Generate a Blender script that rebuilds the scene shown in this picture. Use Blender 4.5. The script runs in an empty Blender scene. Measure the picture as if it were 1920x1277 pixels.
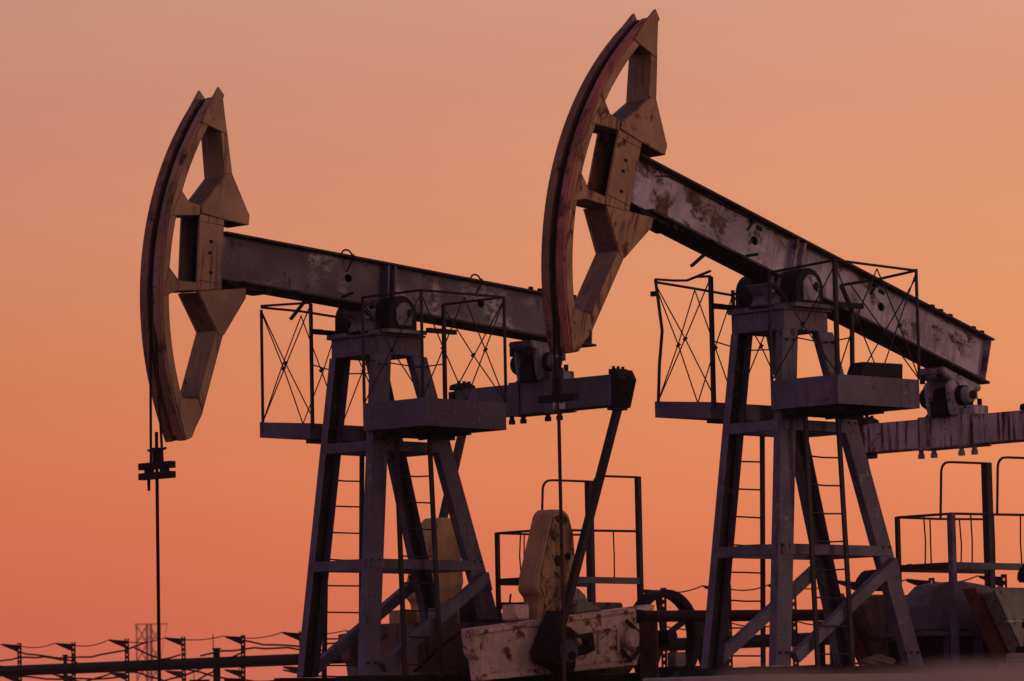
import bpy, bmesh, math, random
from mathutils import Vector, Matrix
random.seed(11)
S = bpy.context.scene
C = bpy.data.collections.new('oilfield'); S.collection.children.link(C)
R = math.radians

# ------------------------------------------------------------------ camera
EYE = 1.0
cam = bpy.data.cameras.new('camera'); co = bpy.data.objects.new('camera', cam); C.objects.link(co)
cam.sensor_width = 36.0; cam.lens = 143.31
cam.clip_start = 0.1; cam.clip_end = 20000
PITCH, ROLL = 0.0957, 0.0201
f_ = Vector((0, math.cos(PITCH), math.sin(PITCH))); u_ = Vector((0, -math.sin(PITCH), math.cos(PITCH))); r_ = Vector((1, 0, 0))
rr = r_*math.cos(ROLL) - u_*math.sin(ROLL); uu = r_*math.sin(ROLL) + u_*math.cos(ROLL)
m = Matrix.Identity(4)
for i in range(3):
    m[i][0] = rr[i]; m[i][1] = uu[i]; m[i][2] = -f_[i]
m.translation = (0, 0, EYE)
co.matrix_world = m
cam.dof.use_dof = True; cam.dof.focus_distance = 50.0; cam.dof.aperture_fstop = 5.0
S.camera = co

# ------------------------------------------------------------------ dusk sky
SUN_AZ, SUN_EL = R(100), R(6)
W = bpy.data.worlds.new('World'); S.world = W; W.use_nodes = True
nt = W.node_tree; nt.nodes.clear()
def wn(t, **k):
    n = nt.nodes.new(t)
    for a, b in k.items(): setattr(n, a, b)
    return n
def wm(op, a, b=None, clamp=False):
    n = wn('ShaderNodeMath', operation=op); n.use_clamp = clamp
    for i, v in enumerate((a, b)):
        if v is None: continue
        if isinstance(v, (int, float)): n.inputs[i].default_value = v
        else: nt.links.new(v, n.inputs[i])
    return n.outputs[0]
tc = wn('ShaderNodeTexCoord'); sx = wn('ShaderNodeSeparateXYZ'); nt.links.new(tc.outputs['Generated'], sx.inputs[0])
def lin(c): return tuple(((v/255+0.055)/1.055)**2.4 if v/255 > 0.04045 else v/255/12.92 for v in c)
def wramp(stops):
    r = wn('ShaderNodeValToRGB'); e = r.color_ramp.elements
    while len(e) < len(stops): e.new(0.5)
    for k, (p, c) in zip(e, stops): k.position = p; k.color = (*lin(c), 1)
    nt.links.new(sx.outputs[2], r.inputs[0]); return r.outputs[0]
left = wramp([(0.0, (232, 110, 80)), (0.03, (221, 104, 73)), (0.09, (217, 129, 89)), (0.18, (198, 142, 123)), (0.34, (168, 130, 132)), (0.65, (112, 100, 124)), (1, (84, 80, 108))])
right = wramp([(0.0, (246, 126, 84)), (0.03, (240, 128, 82)), (0.09, (235, 150, 101)), (0.18, (220, 157, 129)), (0.34, (182, 142, 134)), (0.65, (118, 104, 126)), (1, (84, 80, 108))])
back = wramp([(0.0, (116, 84, 96)), (0.08, (138, 104, 112)), (0.2, (140, 114, 126)), (0.4, (120, 104, 124)), (0.7, (94, 88, 114)), (1, (84, 80, 108))])
az = wm('ARCTAN2', sx.outputs[0], sx.outputs[1])
t = wm('ADD', wm('MULTIPLY', az, 1/0.26), 0.5, True)
def wmix(f, a, b, blend='MIX'):
    n = wn('ShaderNodeMix', data_type='RGBA', blend_type=blend)
    if isinstance(f, float): n.inputs[0].default_value = f
    else: nt.links.new(f, n.inputs[0])
    for s, v in ((6, a), (7, b)):
        if isinstance(v, tuple): n.inputs[s].default_value = (*v, 1)
        else: nt.links.new(v, n.inputs[s])
    return n.outputs[2]
front = wmix(t, left, right)
mr = wn('ShaderNodeMapRange', interpolation_type='SMOOTHSTEP'); nt.links.new(sx.outputs[1], mr.inputs[0])
mr.inputs[1].default_value = 0.80; mr.inputs[2].default_value = -0.25; mr.inputs[3].default_value = 0; mr.inputs[4].default_value = 1
# unseen anti-twilight side, pinkish violet, brightened to fill left-facing faces
mr2 = wn('ShaderNodeMapRange', interpolation_type='SMOOTHSTEP'); nt.links.new(sx.outputs[0], mr2.inputs[0])
mr2.inputs[1].default_value = 0.35; mr2.inputs[2].default_value = -0.75; mr2.inputs[3].default_value = 0; mr2.inputs[4].default_value = 1
back = wmix(mr2.outputs[0], back, wmix(1.0, back, (2.25, 2.12, 2.15), 'MULTIPLY'))
sky = wmix(mr.outputs[0], front, back)
sd = Vector((math.sin(SUN_AZ)*math.cos(SUN_EL), math.cos(SUN_AZ)*math.cos(SUN_EL), math.sin(SUN_EL)))
dp = wn('ShaderNodeVectorMath', operation='DOT_PRODUCT'); nt.links.new(tc.outputs['Generated'], dp.inputs[0]); dp.inputs[1].default_value = sd
gl = wm('POWER', wm('MAXIMUM', dp.outputs['Value'], 0.0), 3.5)
glow = wmix(gl, (0, 0, 0), (0.42, 0.25, 0.17))
sky = wmix(1.0, sky, glow, 'ADD')
ns = wn('ShaderNodeTexSky', sky_type='NISHITA'); ns.sun_disc = False; ns.sun_elevation = SUN_EL; ns.sun_rotation = SUN_AZ
ns.air_density = 1.6; ns.dust_density = 3.0
mpn = wn('ShaderNodeMapping'); mpn.inputs['Scale'].default_value = (4, 4, 22); nt.links.new(tc.outputs['Generated'], mpn.inputs[0])
nz = wn('ShaderNodeTexNoise'); nz.inputs['Scale'].default_value = 1.0; nz.inputs['Detail'].default_value = 4; nt.links.new(mpn.outputs[0], nz.inputs['Vector'])
mr3 = wn('ShaderNodeMapRange'); nt.links.new(nz.outputs['Fac'], mr3.inputs[0])
for i_, v_ in zip((1, 2, 3, 4), (0.3, 0.7, 0.965, 1.045)): mr3.inputs[i_].default_value = v_
vm = wn('ShaderNodeVectorMath', operation='SCALE'); nt.links.new(sky, vm.inputs[0]); nt.links.new(mr3.outputs[0], vm.inputs['Scale']); sky = vm.outputs[0]
bg = wn('ShaderNodeBackground'); nt.links.new(sky, bg.inputs[0]); bg.inputs[1].default_value = 1.0
bg2 = wn('ShaderNodeBackground'); nt.links.new(ns.outputs[0], bg2.inputs[0]); bg2.inputs[1].default_value = 0.003
ad = wn('ShaderNodeAddShader'); nt.links.new(bg.outputs[0], ad.inputs[0]); nt.links.new(bg2.outputs[0], ad.inputs[1])
ow = wn('ShaderNodeOutputWorld'); nt.links.new(ad.outputs[0], ow.inputs[0])

sun = bpy.data.lights.new('sun', 'SUN'); so = bpy.data.objects.new('sun', sun); C.objects.link(so)
sun.energy = 0.45; sun.angle = R(16); sun.color = (1, 0.66, 0.5)
so.rotation_euler = (-sd).to_track_quat('-Z', 'Y').to_euler()
S.view_settings.view_transform = 'Standard'; S.view_settings.look = 'None'
S.view_settings.exposure = 0; S.view_settings.gamma = 1; S.view_settings.use_curve_mapping = False

# ------------------------------------------------------------------ materials
def paint(name, base, rust=(0.10, 0.035, 0.02), rust_amt=0.3, rust_scale=5.0, dirt=0.35, scuff=None, scuff_amt=0.0, rough=0.62, streak=0.3, metal=0.0, bump=0.25, edge=0.0, spec=0.25, gate=0.40):
    M = bpy.data.materials.new(name); M.use_nodes = True; T = M.node_tree; N = T.nodes; L = T.links
    b = N['Principled BSDF']
    tcn = N.new('ShaderNodeTexCoord'); oi = N.new('ShaderNodeObjectInfo')
    off = N.new('ShaderNodeVectorMath'); off.operation = 'MULTIPLY_ADD'
    cmb = N.new('ShaderNodeCombineXYZ')
    for i in range(3): L.new(oi.outputs['Random'], cmb.inputs[i])
    L.new(cmb.outputs[0], off.inputs[0]); off.inputs[1].default_value = (17, 9, 5); L.new(tcn.outputs['Object'], off.inputs[2])
    P = off.outputs[0]
    def noise(sc, det=5, ro=0.6, stretch=None, dist=0.0):
        n = N.new('ShaderNodeTexNoise'); n.inputs['Scale'].default_value = sc; n.inputs['Detail'].default_value = det
        n.inputs['Roughness'].default_value = ro; n.inputs['Distortion'].default_value = dist
        if stretch:
            mp = N.new('ShaderNodeMapping'); mp.inputs['Scale'].default_value = stretch; L.new(P, mp.inputs[0]); L.new(mp.outputs[0], n.inputs['Vector'])
        else: L.new(P, n.inputs['Vector'])
        return n.outputs['Fac']
    def mr(v, a, bb, c=0.0, d=1.0):
        n = N.new('ShaderNodeMapRange'); n.interpolation_type = 'SMOOTHSTEP'; L.new(v, n.inputs[0])
        for i, q in zip((1, 2, 3, 4), (a, bb, c, d)): n.inputs[i].default_value = q
        return n.outputs[0]
    def mx(f, a, c, mode='MIX'):
        n = N.new('ShaderNodeMix'); n.data_type = 'RGBA'; n.blend_type = mode
        if isinstance(f, (int, float)): n.inputs[0].default_value = f
        else: L.new(f, n.inputs[0])
        for s, v in ((6, a), (7, c)):
            if isinstance(v, tuple): n.inputs[s].default_value = (*v, 1)
            else: L.new(v, n.inputs[s])
        return n.outputs[2]
    def mul(a, c):
        n = N.new('ShaderNodeMath'); n.operation = 'MULTIPLY'
        for i, v in enumerate((a, c)):
            if isinstance(v, (int, float)): n.inputs[i].default_value = v
            else: L.new(v, n.inputs[i])
        return n.outputs[0]
    def mxm(a, c):
        n = N.new('ShaderNodeMath'); n.operation = 'MAXIMUM'; L.new(a, n.inputs[0]); L.new(c, n.inputs[1]); return n.outputs[0]
    col = mx(mr(noise(1.7, 4), 0.3, 0.72), tuple(v*(1-dirt) for v in base), tuple(min(1, v*(1+0.35*dirt)) for v in base))
    col = mx(mul(mr(noise(26, 3, 0.7), 0.45, 0.75), 0.35*dirt+0.1), col, tuple(v*0.45 for v in base))
    if scuff:
        sm = mul(mr(noise(9, 9, 0.78, (0.7, 1, 1.3), 0.2), 0.60-0.10*scuff_amt, 0.70-0.08*scuff_amt), mr(noise(1.1, 2), 0.44, 0.62))
        col = mx(sm, col, scuff)
    rm = mr(noise(rust_scale, 9, 0.72, None, 0.5), 0.655-0.24*rust_amt, 0.725-0.20*rust_amt)
    if streak:
        st = mul(mr(noise(1, 6, 0.65, (17, 17, 1.1)), 0.50, 0.62), mr(noise(1.1, 3), gate, gate+0.14))
        rm = mxm(rm, mul(st, streak))
    if edge:
        bv = N.new('ShaderNodeBevel'); bv.samples = 4; bv.inputs['Radius'].default_value = 0.028
        ge = N.new('ShaderNodeNewGeometry'); dt = N.new('ShaderNodeVectorMath'); dt.operation = 'DOT_PRODUCT'
        L.new(bv.outputs[0], dt.inputs[0]); L.new(ge.outputs['Normal'], dt.inputs[1])
        em = mul(mr(dt.outputs['Value'], 0.985, 0.86), mr(noise(9, 5, 0.7), 0.36, 0.56)); rm = mxm(rm, mul(em, edge))
    rc = mx(mr(noise(14, 5), 0.35, 0.65), tuple(v*0.45 for v in rust), rust)
    col = mx(rm, col, rc)
    L.new(col, b.inputs['Base Color'])
    b.inputs['Metallic'].default_value = metal
    L.new(mr(rm, 0, 1, rough, 0.9), b.inputs['Roughness'])
    bp = N.new('ShaderNodeBump'); bp.inputs['Strength'].default_value = bump; bp.inputs['Distance'].default_value = 0.02
    L.new(noise(38, 6, 0.7), bp.inputs['Height']); L.new(bp.outputs[0], b.inputs['Normal'])
    b.inputs['Specular IOR Level'].default_value = spec
    return M
MT = {
 'tan_arm': paint('darker_tan_paint', (0.29, 0.15, 0.094), rust=(0.08, 0.03, 0.02), rust_amt=0.2, rust_scale=5, dirt=0.35, streak=0.5),  # arms a darker tan than their side strips
 'tan':    paint('tan_paint', (0.39, 0.215, 0.114), rust=(0.11, 0.04, 0.025), rust_amt=0.18, rust_scale=6, dirt=0.32, streak=0.6, edge=0.85),
 'tan_b':  paint('tan_paint_rusty', (0.42, 0.22, 0.114), rust=(0.15, 0.045, 0.022), rust_amt=0.50, rust_scale=3.6, dirt=0.34, streak=0.8, edge=1.0),
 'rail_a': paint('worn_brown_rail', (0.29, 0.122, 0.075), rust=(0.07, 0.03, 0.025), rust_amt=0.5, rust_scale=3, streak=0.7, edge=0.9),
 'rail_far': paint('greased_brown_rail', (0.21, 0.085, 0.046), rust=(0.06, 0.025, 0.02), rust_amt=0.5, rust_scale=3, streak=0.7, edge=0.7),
 'flange': paint('rusty_shaded_flange', (0.052, 0.036, 0.038), rust=(0.035, 0.018, 0.015), rust_amt=0.5, rust_scale=3, dirt=0.4, streak=0.3, spec=0.12),
 'leg_shade': paint('shaded_channel_steel', (0.030, 0.022, 0.024), rust=(0.05, 0.03, 0.025), rust_amt=0.4, rust_scale=4, scuff=(0.13, 0.11, 0.115), scuff_amt=0.8, dirt=0.4, streak=0.5, spec=0.1),
 'dark_tan': paint('shaded_tan', (0.17, 0.072, 0.048), rust=(0.05, 0.022, 0.016), rust_amt=0.3, rust_scale=4, dirt=0.4, streak=0.5),  # darker tan carries the shade of the down-facing gusset boxes
 'rail_b': paint('red_rail', (0.37, 0.098, 0.062), rust=(0.15, 0.055, 0.04), rust_amt=0.6, rust_scale=3, streak=0.7, edge=0.9),
 'tower':  paint('grey_violet_steel', (0.110, 0.083, 0.124), rust=(0.07, 0.04, 0.03), rust_amt=0.22, rust_scale=4, scuff=(0.20, 0.175, 0.20), scuff_amt=0.5, dirt=0.35, streak=0.4),
 'tower_b': paint('grey_violet_steel_faded', (0.126, 0.096, 0.140), rust=(0.10, 0.048, 0.034), rust_amt=0.30, rust_scale=4, scuff=(0.24, 0.20, 0.22), scuff_amt=0.7, dirt=0.38, streak=0.5),
 'beam_a': paint('dark_beam_paint', (0.118, 0.086, 0.115), rust=(0.06, 0.035, 0.03), rust_amt=0.3, rust_scale=4, scuff=(0.44, 0.35, 0.37), scuff_amt=1.7, dirt=0.42, streak=0.35),
 'beam_b': paint('pale_beam_paint', (0.48, 0.37, 0.42), rust=(0.15, 0.072, 0.05), rust_amt=0.62, rust_scale=2.2, scuff=(0.60, 0.50, 0.54), scuff_amt=0.7, dirt=0.45, streak=0.4, edge=0.8, gate=0.42),
 'eq_b':   paint('rust_streaked_white', (0.60, 0.40, 0.39), rust=(0.12, 0.045, 0.03), rust_amt=0.48, rust_scale=3.0, dirt=0.36, streak=1.0, edge=1.0, gate=0.22),
 'bear':   paint('pale_bearing_paint', (0.44, 0.36, 0.38), rust=(0.05, 0.03, 0.028), rust_amt=0.55, rust_scale=7, dirt=0.45, streak=0.6, edge=0.9),
 'bear_a': paint('grey_bearing_paint', (0.20, 0.17, 0.20), rust=(0.04, 0.028, 0.026), rust_amt=0.48, rust_scale=7, dirt=0.45, streak=0.5, edge=0.9),
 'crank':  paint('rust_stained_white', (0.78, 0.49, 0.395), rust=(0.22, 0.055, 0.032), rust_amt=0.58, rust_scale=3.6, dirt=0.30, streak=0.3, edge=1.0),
 'crank_dark': paint('dull_brown_and_shaded', (0.17, 0.10, 0.085), rust=(0.07, 0.028, 0.02), rust_amt=0.5, rust_scale=4, streak=0.6),
 'yellow': paint('faded_yellow', (0.48, 0.255, 0.12), rust=(0.10, 0.055, 0.03), rust_amt=0.22, rust_scale=6, dirt=0.35, streak=0.4, edge=0.8),
 'yellow_b': paint('chipped_rusty_yellow', (0.46, 0.23, 0.095), rust=(0.065, 0.032, 0.02), rust_amt=0.72, rust_scale=7, dirt=0.4, streak=0.7, edge=0.9),
 'iron':   paint('dark_iron', (0.014, 0.010, 0.011), rust=(0.03, 0.013, 0.010), rust_amt=0.4, rust_scale=6, dirt=0.3, streak=0.2, spec=0.08),
 'railing': paint('railing_steel', (0.036, 0.026, 0.030), rust=(0.05, 0.02, 0.014), rust_amt=0.4, rust_scale=5, dirt=0.3, streak=0.3, spec=0.12),
 'rustpipe': paint('rusty_pipe', (0.060, 0.021, 0.018), rust=(0.03, 0.012, 0.010), rust_amt=0.5, rust_scale=5, dirt=0.35, streak=0.3, spec=0.15),
 'cover':  paint('blue_grey_cover', (0.105, 0.080, 0.110), rust=(0.06, 0.04, 0.035), rust_amt=0.25, rust_scale=4, dirt=0.4, streak=0.3),
 'redblock': paint('dull_red_paint', (0.20, 0.06, 0.045), rust=(0.06, 0.02, 0.016), rust_amt=0.4, rust_scale=4, streak=0.5),
 'greyblock': paint('dull_grey_green', (0.24, 0.20, 0.165), rust=(0.08, 0.04, 0.03), rust_amt=0.35, rust_scale=4, streak=0.5, edge=0.8),
 'conc':   paint('old_concrete', (0.34, 0.25, 0.225), rust=(0.16, 0.11, 0.09), rust_amt=0.35, rust_scale=5, dirt=0.3, streak=0.2, rough=0.9),
 'rock':   paint('sandstone_rock', (0.30, 0.17, 0.12), rust=(0.14, 0.08, 0.06), rust_amt=0.35, rust_scale=6, dirt=0.35, streak=0, rough=0.95, bump=0.6),
 'oily':   paint('oil_soaked_earth', (0.060, 0.045, 0.042), rust=(0.03, 0.022, 0.02), rust_amt=0.5, rust_scale=0.8, dirt=0.4, streak=0, rough=0.95, bump=0.5),
 'soil':   paint('dry_soil', (0.42, 0.25, 0.185), rust=(0.15, 0.09, 0.075), rust_amt=0.45, rust_scale=3, dirt=0.35, streak=0, rough=0.97, bump=0.6),
 'pylon':  paint('haze_reddened_lattice', (0.5, 0.12, 0.08), rust=(0.10, 0.03, 0.02), rust_amt=0.4, rust_scale=0.5, streak=0),  # light red base carries part of the distance haze
}

# ------------------------------------------------------------------ mesh helpers
class MB:
    """Collects solids. Local frame: x along the walking beam to its tail, y towards the near side, z up."""
    def __init__(s): s.v = []; s.f = []
    def add(s, vs, fs):
        o = len(s.v); s.v += [tuple(v) for v in vs]; s.f += [tuple(i+o for i in f) for f in fs]; return s
    def box(s, x0, x1, y0, y1, z0, z1):
        return s.add([(x, y, z) for z in (z0, z1) for y in (y0, y1) for x in (x0, x1)],
                     [(0, 1, 3, 2), (4, 6, 7, 5), (0, 4, 5, 1), (2, 3, 7, 6), (0, 2, 6, 4), (1, 5, 7, 3)])
    def loft(s, a, b):
        n = len(a)
        return s.add(list(a)+list(b), [tuple(range(n-1, -1, -1)), tuple(range(n, 2*n))] + [(i, (i+1) % n, n+(i+1) % n, n+i) for i in range(n)])
    def prism(s, poly, y0, y1):      # polygon in the x-z plane, extruded along y
        return s.loft([(p[0], y0, p[1]) for p in poly], [(p[0], y1, p[1]) for p in poly])
    def prismx(s, poly, x0, x1):
        return s.loft([(x0, p[0], p[1]) for p in poly], [(x1, p[0], p[1]) for p in poly])
    def prismz(s, poly, z0, z1):
        return s.loft([(p[0], p[1], z0) for p in poly], [(p[0], p[1], z1) for p in poly])
    def frame(s, p, q, up):
        p, q = Vector(p), Vector(q); d = (q-p).normalized(); up = Vector(up)
        if abs(d.dot(up)) > 0.98: up = Vector((1, 0, 0))
        a = d.cross(up).normalized(); b = a.cross(d).normalized(); return p, q, a, b
    def bar(s, p, q, w, h, up=(0, 0, 1)):
        p, q, a, b = s.frame(p, q, up)
        sec = lambda c: [c+a*w/2+b*h/2, c-a*w/2+b*h/2, c-a*w/2-b*h/2, c+a*w/2-b*h/2]
        return s.loft(sec(p), sec(q))
    def angle(s, p, q, w, h, t=0.012, up=(0, 0, 1), sx=1):     # L-section
        p, q, a, b = s.frame(p, q, up); a = a*sx
        sec = lambda c: [c, c+a*w, c+a*w-b*t, c+a*t-b*t, c+a*t-b*h, c-b*h]
        return s.loft(sec(p), sec(q))
    def tube(s, p, q, r, n=8, r2=None):
        p, q, a, b = s.frame(p, q, (0, 0, 1)); r2 = r if r2 is None else r2
        sec = lambda c, k: [c+(a*math.cos(i*2*math.pi/n)+b*math.sin(i*2*math.pi/n))*k for i in range(n)]
        return s.loft(sec(p, r), sec(q, r2))
    def path(s, pts, r, n=6, closed=False):
        pts = [Vector(p) for p in pts]; N = len(pts); rings = []
        prev = None
        for i in range(N):
            if closed: d = pts[(i+1) % N]-pts[i-1]
            else: d = pts[min(i+1, N-1)]-pts[max(i-1, 0)]
            d.normalize()
            up = Vector((0, 0, 1)) if abs(d.z) < 0.9 else Vector((0, 1, 0))
            if prev is not None:
                a = prev-d*prev.dot(d)
                a = a.normalized() if a.length > 1e-4 else d.cross(up).normalized()
            else: a = d.cross(up).normalized()
            prev = a; b = d.cross(a)
            rings.append([pts[i]+(a*math.cos(k*2*math.pi/n)+b*math.sin(k*2*math.pi/n))*r for k in range(n)])
        vs = [v for g in rings for v in g]; fs = []
        for i in range(N if closed else N-1):
            j = (i+1) % N
            for k in range(n): fs.append((i*n+k, i*n+(k+1) % n, j*n+(k+1) % n, j*n+k))
        if not closed: fs += [tuple(range(n-1, -1, -1)), tuple(range((N-1)*n, N*n))]
        return s.add(vs, fs)
    def bolt(s, p, ax, r=0.02, h=0.03):
        p = Vector(p); return s.tube(p, p+Vector(ax)*h, r, 6)
    def build(s, name, mat, parent=None, dz=0.0, flip=True, bevel=0.0, smooth=False):
        me = bpy.data.meshes.new(name)
        k = -1 if flip else 1
        me.from_pydata([(v[0], k*v[1], v[2]+dz) for v in s.v], [], s.f)
        bm = bmesh.new(); bm.from_mesh(me)
        bmesh.ops.recalc_face_normals(bm, faces=bm.faces)
        if bevel:
            ed = [e for e in bm.edges if len(e.link_faces) == 2 and e.calc_face_angle(0) > 0.6]
            bmesh.ops.bevel(bm, geom=ed, offset=bevel, segments=1, affect='EDGES', clamp_overlap=True)
        bm.to_mesh(me); bm.free()
        if smooth:
            for p in me.polygons: p.use_smooth = len(p.vertices) == 4
        me.materials.append(MT[mat] if isinstance(mat, str) else mat)
        o = bpy.data.objects.new(name, me); C.objects.link(o)
        if parent: o.parent = parent
        return o
def thing(name, label, cat, loc=(0, 0, 0), rz=0.0, group=None):
    o = bpy.data.objects.new(name, None); C.objects.link(o); o.location = loc; o.rotation_euler = (0, 0, rz)
    o.empty_display_size = 0.3
    return tag(o, label, cat, group)
def tag(o, label=None, cat=None, group=None, kind=None):
    if label: o['label'] = label
    if cat: o['category'] = cat
    if group: o['group'] = group
    if kind: o['kind'] = kind
    return o

# ------------------------------------------------------------------ ground
def sstep(a, b, x):
    t = min(1, max(0, (x-a)/(b-a))); return t*t*(3-2*t)
def hsh(x, y): return math.sin(x*1.7+1.3)*math.cos(y*1.3+0.4)+0.5*math.sin(x*4.1+y*2.7)
def ground_z(x, y):
    z = 0.42
    z += 0.86*sstep(22, 42, y)*(1-sstep(70, 84, y))*(1-sstep(16, 24, abs(x-4)))
    z -= 0.6*sstep(90, 300, y)
    # bank of soil just in front of the camera, higher to the right
    crest = 0.30 + 0.305*sstep(-0.18, 0.26, x) + 0.020*sstep(0.08, 0.67, x) + 0.18*sstep(0.67, 1.8, x) + 0.006*math.sin(x*11)+0.005*math.sin(x*27+1)
    z += crest*math.exp(-((y-4.6)/(0.6 if y < 4.6 else 1.3))**2)*(1-0.9*sstep(2.4, 7, abs(x)))
    return z + 0.02*hsh(x, y)*(1 if y > 2 else 0.3)
xs = sorted({round(v, 3) for v in [i*0.06 for i in range(-26, 41)] + [i*1.0 for i in range(-30, 41)] + [-1500, -1200, -500, -200, -100, -60, 60, 100, 200, 500, 1200, 1500]})
ys = sorted({round(v, 3) for v in [3+i*0.1 for i in range(0, 60)] + [i*1.0 for i in range(-10, 95)] + [-1500, -1000, -300, -100, -40, 100, 115, 130, 150, 200, 300, 600, 1200, 1500]})
g = MB(); g.v = [(x, y, ground_z(x, y)) for y in ys for x in xs]; nx = len(xs)
g.f = [(j*nx+i, j*nx+i+1, (j+1)*nx+i+1, (j+1)*nx+i) for j in range(len(ys)-1) for i in range(nx-1)]
gr = g.build('ground', 'soil', flip=False, smooth=True); tag(gr, kind='structure')
gr.data.materials.append(MT['oily'])
for p in gr.data.polygons:
    if 14 < p.center.y < 125 and -60 < p.center.x < 60: p.material_index = 1

# ------------------------------------------------------------------ pumpjack
ZO = 4.40            # local z = 0 is the tower's top plate, ZO above the foundation
CU, CV, RA = 0.226, -0.321, 3.972
def arc(a, r): return (CU-r*math.cos(R(a)), CV+r*math.sin(R(a)))
def arcband(mb, a0, a1, ro, ri, y0, y1, n=36):
    av = [a0+(a1-a0)*i/n for i in range(n+1)]; vs = []
    for a in av:
        o, q = arc(a, ro), arc(a, ri)
        vs += [(o[0], y0, o[1]), (o[0], y1, o[1]), (q[0], y1, q[1]), (q[0], y0, q[1])]
    fs = [(0, 1, 2, 3), tuple(4*n+i for i in (3, 2, 1, 0))]
    for i in range(n):
        for k in range(4): fs.append((4*i+k, 4*i+(k+1) % 4, 4*i+4+(k+1) % 4, 4*i+4+k))
    return mb.add(vs, fs)

def pumpjack(key, label, loc, yaw, al, mats, o):
    root = thing('pumpjack', label, 'pumpjack', (loc[0], loc[1], loc[2]-ZO), yaw, 'pumpjacks of the oilfield')
    T = lambda mb, n, mt='tower', par=root, **k: mb.build(n, mats['tower'] if mt == 'tower' else mt, par, dz=ZO, **k)
    lf = lambda z: -0.413-0.12*abs(z); lr = lambda z: 0.365+0.323*abs(z); ly = lambda z: 0.414+0.045*abs(z)
    # --- foundation and skid
    T(MB().box(-1.6, 6.3, -0.95, 0.95, -4.75, -4.40), 'foundation', 'conc', bevel=0.02)
    sk = MB()
    for y in (-0.62, 0.50): sk.box(-1.3, 6.2, y, y+0.12, -4.395, -4.30)
    for x in (0.1, 2.1, 3.6, 5.2): sk.box(x, x+0.14, -0.50, 0.50, -4.392, -4.32)
    T(sk, 'skid_frame', 'iron')
    # --- tower
    for rear in (0, 1):
        for s in (1, -1):
            a = []
            for z in (-0.262, -4.296):
                w = 0.265; b = 0.115; t = 0.016
                x0 = lr(z)-w if rear else lf(z); x1 = x0+w; y = ly(z)
                a.append([(x0, s*y, z), (x1, s*y, z), (x1, s*(y-b), z), (x1-t, s*(y-b), z), (x1-t, s*(y-t), z), (x0+t, s*(y-t), z), (x0+t, s*(y-b), z), (x0, s*(y-b), z)])
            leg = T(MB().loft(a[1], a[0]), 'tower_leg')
            leg.data.materials.append(MT['leg_shade'])          # dark colour stands for the shade inside the channel
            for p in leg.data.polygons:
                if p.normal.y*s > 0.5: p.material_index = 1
            for z in (-0.45, -1.42, -2.92, -4.2):          # bolt heads at the joints
                y = ly(z)+0.001; x0 = (lr(z)-0.265 if rear else lf(z))
                for dx in (0.07, 0.19):
                    T(MB().tube((x0+dx, s*y, z+0.06), (x0+dx, s*(y+0.022), z+0.06), 0.017, 6), 'bolt', 'railing', leg)
    cap = MB().box(-0.418, 0.370, -0.420, 0.420, -0.262, -0.025)
    cap = T(cap, 'tower_cap', bevel=0.006)
    T(MB().box(-0.46, 0.40, -0.46, 0.46, -0.024, 0.004), 'cap_plate', 'tower', cap)
    T(MB().box(-0.36, 0.33, 0.20, 0.56, 0.005, 0.055).box(-0.36, 0.33, -0.56, -0.20, 0.005, 0.055), 'bearing_sole', 'bear_a', cap)
    # seat rail that carries the handrail ends
    T(MB().box(-0.60, -0.44, -0.62, -0.54, 0.06, 0.12).box(-0.44, 0.36, -0.62, -0.565, 0.06, 0.12), 'handrail_bracket', 'iron')
    T(MB().box(0.30, 0.80, 0.57, 0.63, 0.03, 0.09), 'handrail_bracket', 'iron')
    for z in (-1.36, -2.85):
        zz = z-0.06; yl, xf, xr = ly(zz), lf(zz), lr(zz)
        T(MB().box(xf-0.012, xf+0.0-0.001, -yl+0.03, yl-0.03, z-0.125, z).box(xf+0.0, xf+0.07, -yl+0.12, yl-0.12, z-0.125, z-0.113), 'cross_bar')
        T(MB().box(xr+0.001, xr+0.012, -yl+0.03, yl-0.03, z-0.115, z+0.0), 'cross_bar')
        for s in (1, -1):
            y0, y1 = sorted((s*(yl+0.002), s*(yl+0.014))); y2, y3 = sorted((s*(yl-0.10), s*(yl-0.017)))
            T(MB().box(xf+0.05, xr-0.03, y0, y1, z-0.12, z+0.004).box(xf+0.27, xr-0.28, y2, y3, z-0.12, z-0.108), 'cross_bar')
    for s in (1, -1):
        T(MB().bar((1.25, s*0.62, -3.05), (-0.62, s*0.63, -4.20), 0.10, 0.135, (0, 0, 1)), 'diagonal_brace')
        T(MB().prism([(1.02, -2.99), (1.36, -2.99), (1.42, -3.22), (1.12, -3.20)], s*0.560 if s > 0 else -0.568, s*0.568 if s > 0 else -0.560), 'gusset_plate')
    # --- ladders
    def ladder(ys, xl, xr_, ztop, zfirst):
        L = MB()
        for x in (xl, xr_):
            L.bar((x-0.02*(1 if x == xr_ else -1), ys*0.635, ztop), (x, ys*0.745, -4.32), 0.030, 0.062, (1, 0, 0))
        lad = T(L, 'ladder', 'railing'); z = zfirst
        while z > -4.3:
            y = ys*(0.635+0.11*(ztop-z)/(ztop+4.32)); x0, x1 = xl+random.uniform(-.006, .004), xr_
            mid = ((x0+x1)/2, y, z-random.choice((0, 0, 0.012)))
            T(MB().path([(x0, y, z), mid, (x1, y, z+random.uniform(-.008, .008))], 0.011, 6), 'rung', 'railing', lad); z -= 0.3375
    ladder(1, -0.345, 0.285, -1.32, -1.80); ladder(-1, -0.325, 0.325, -1.24, -1.78)
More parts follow.
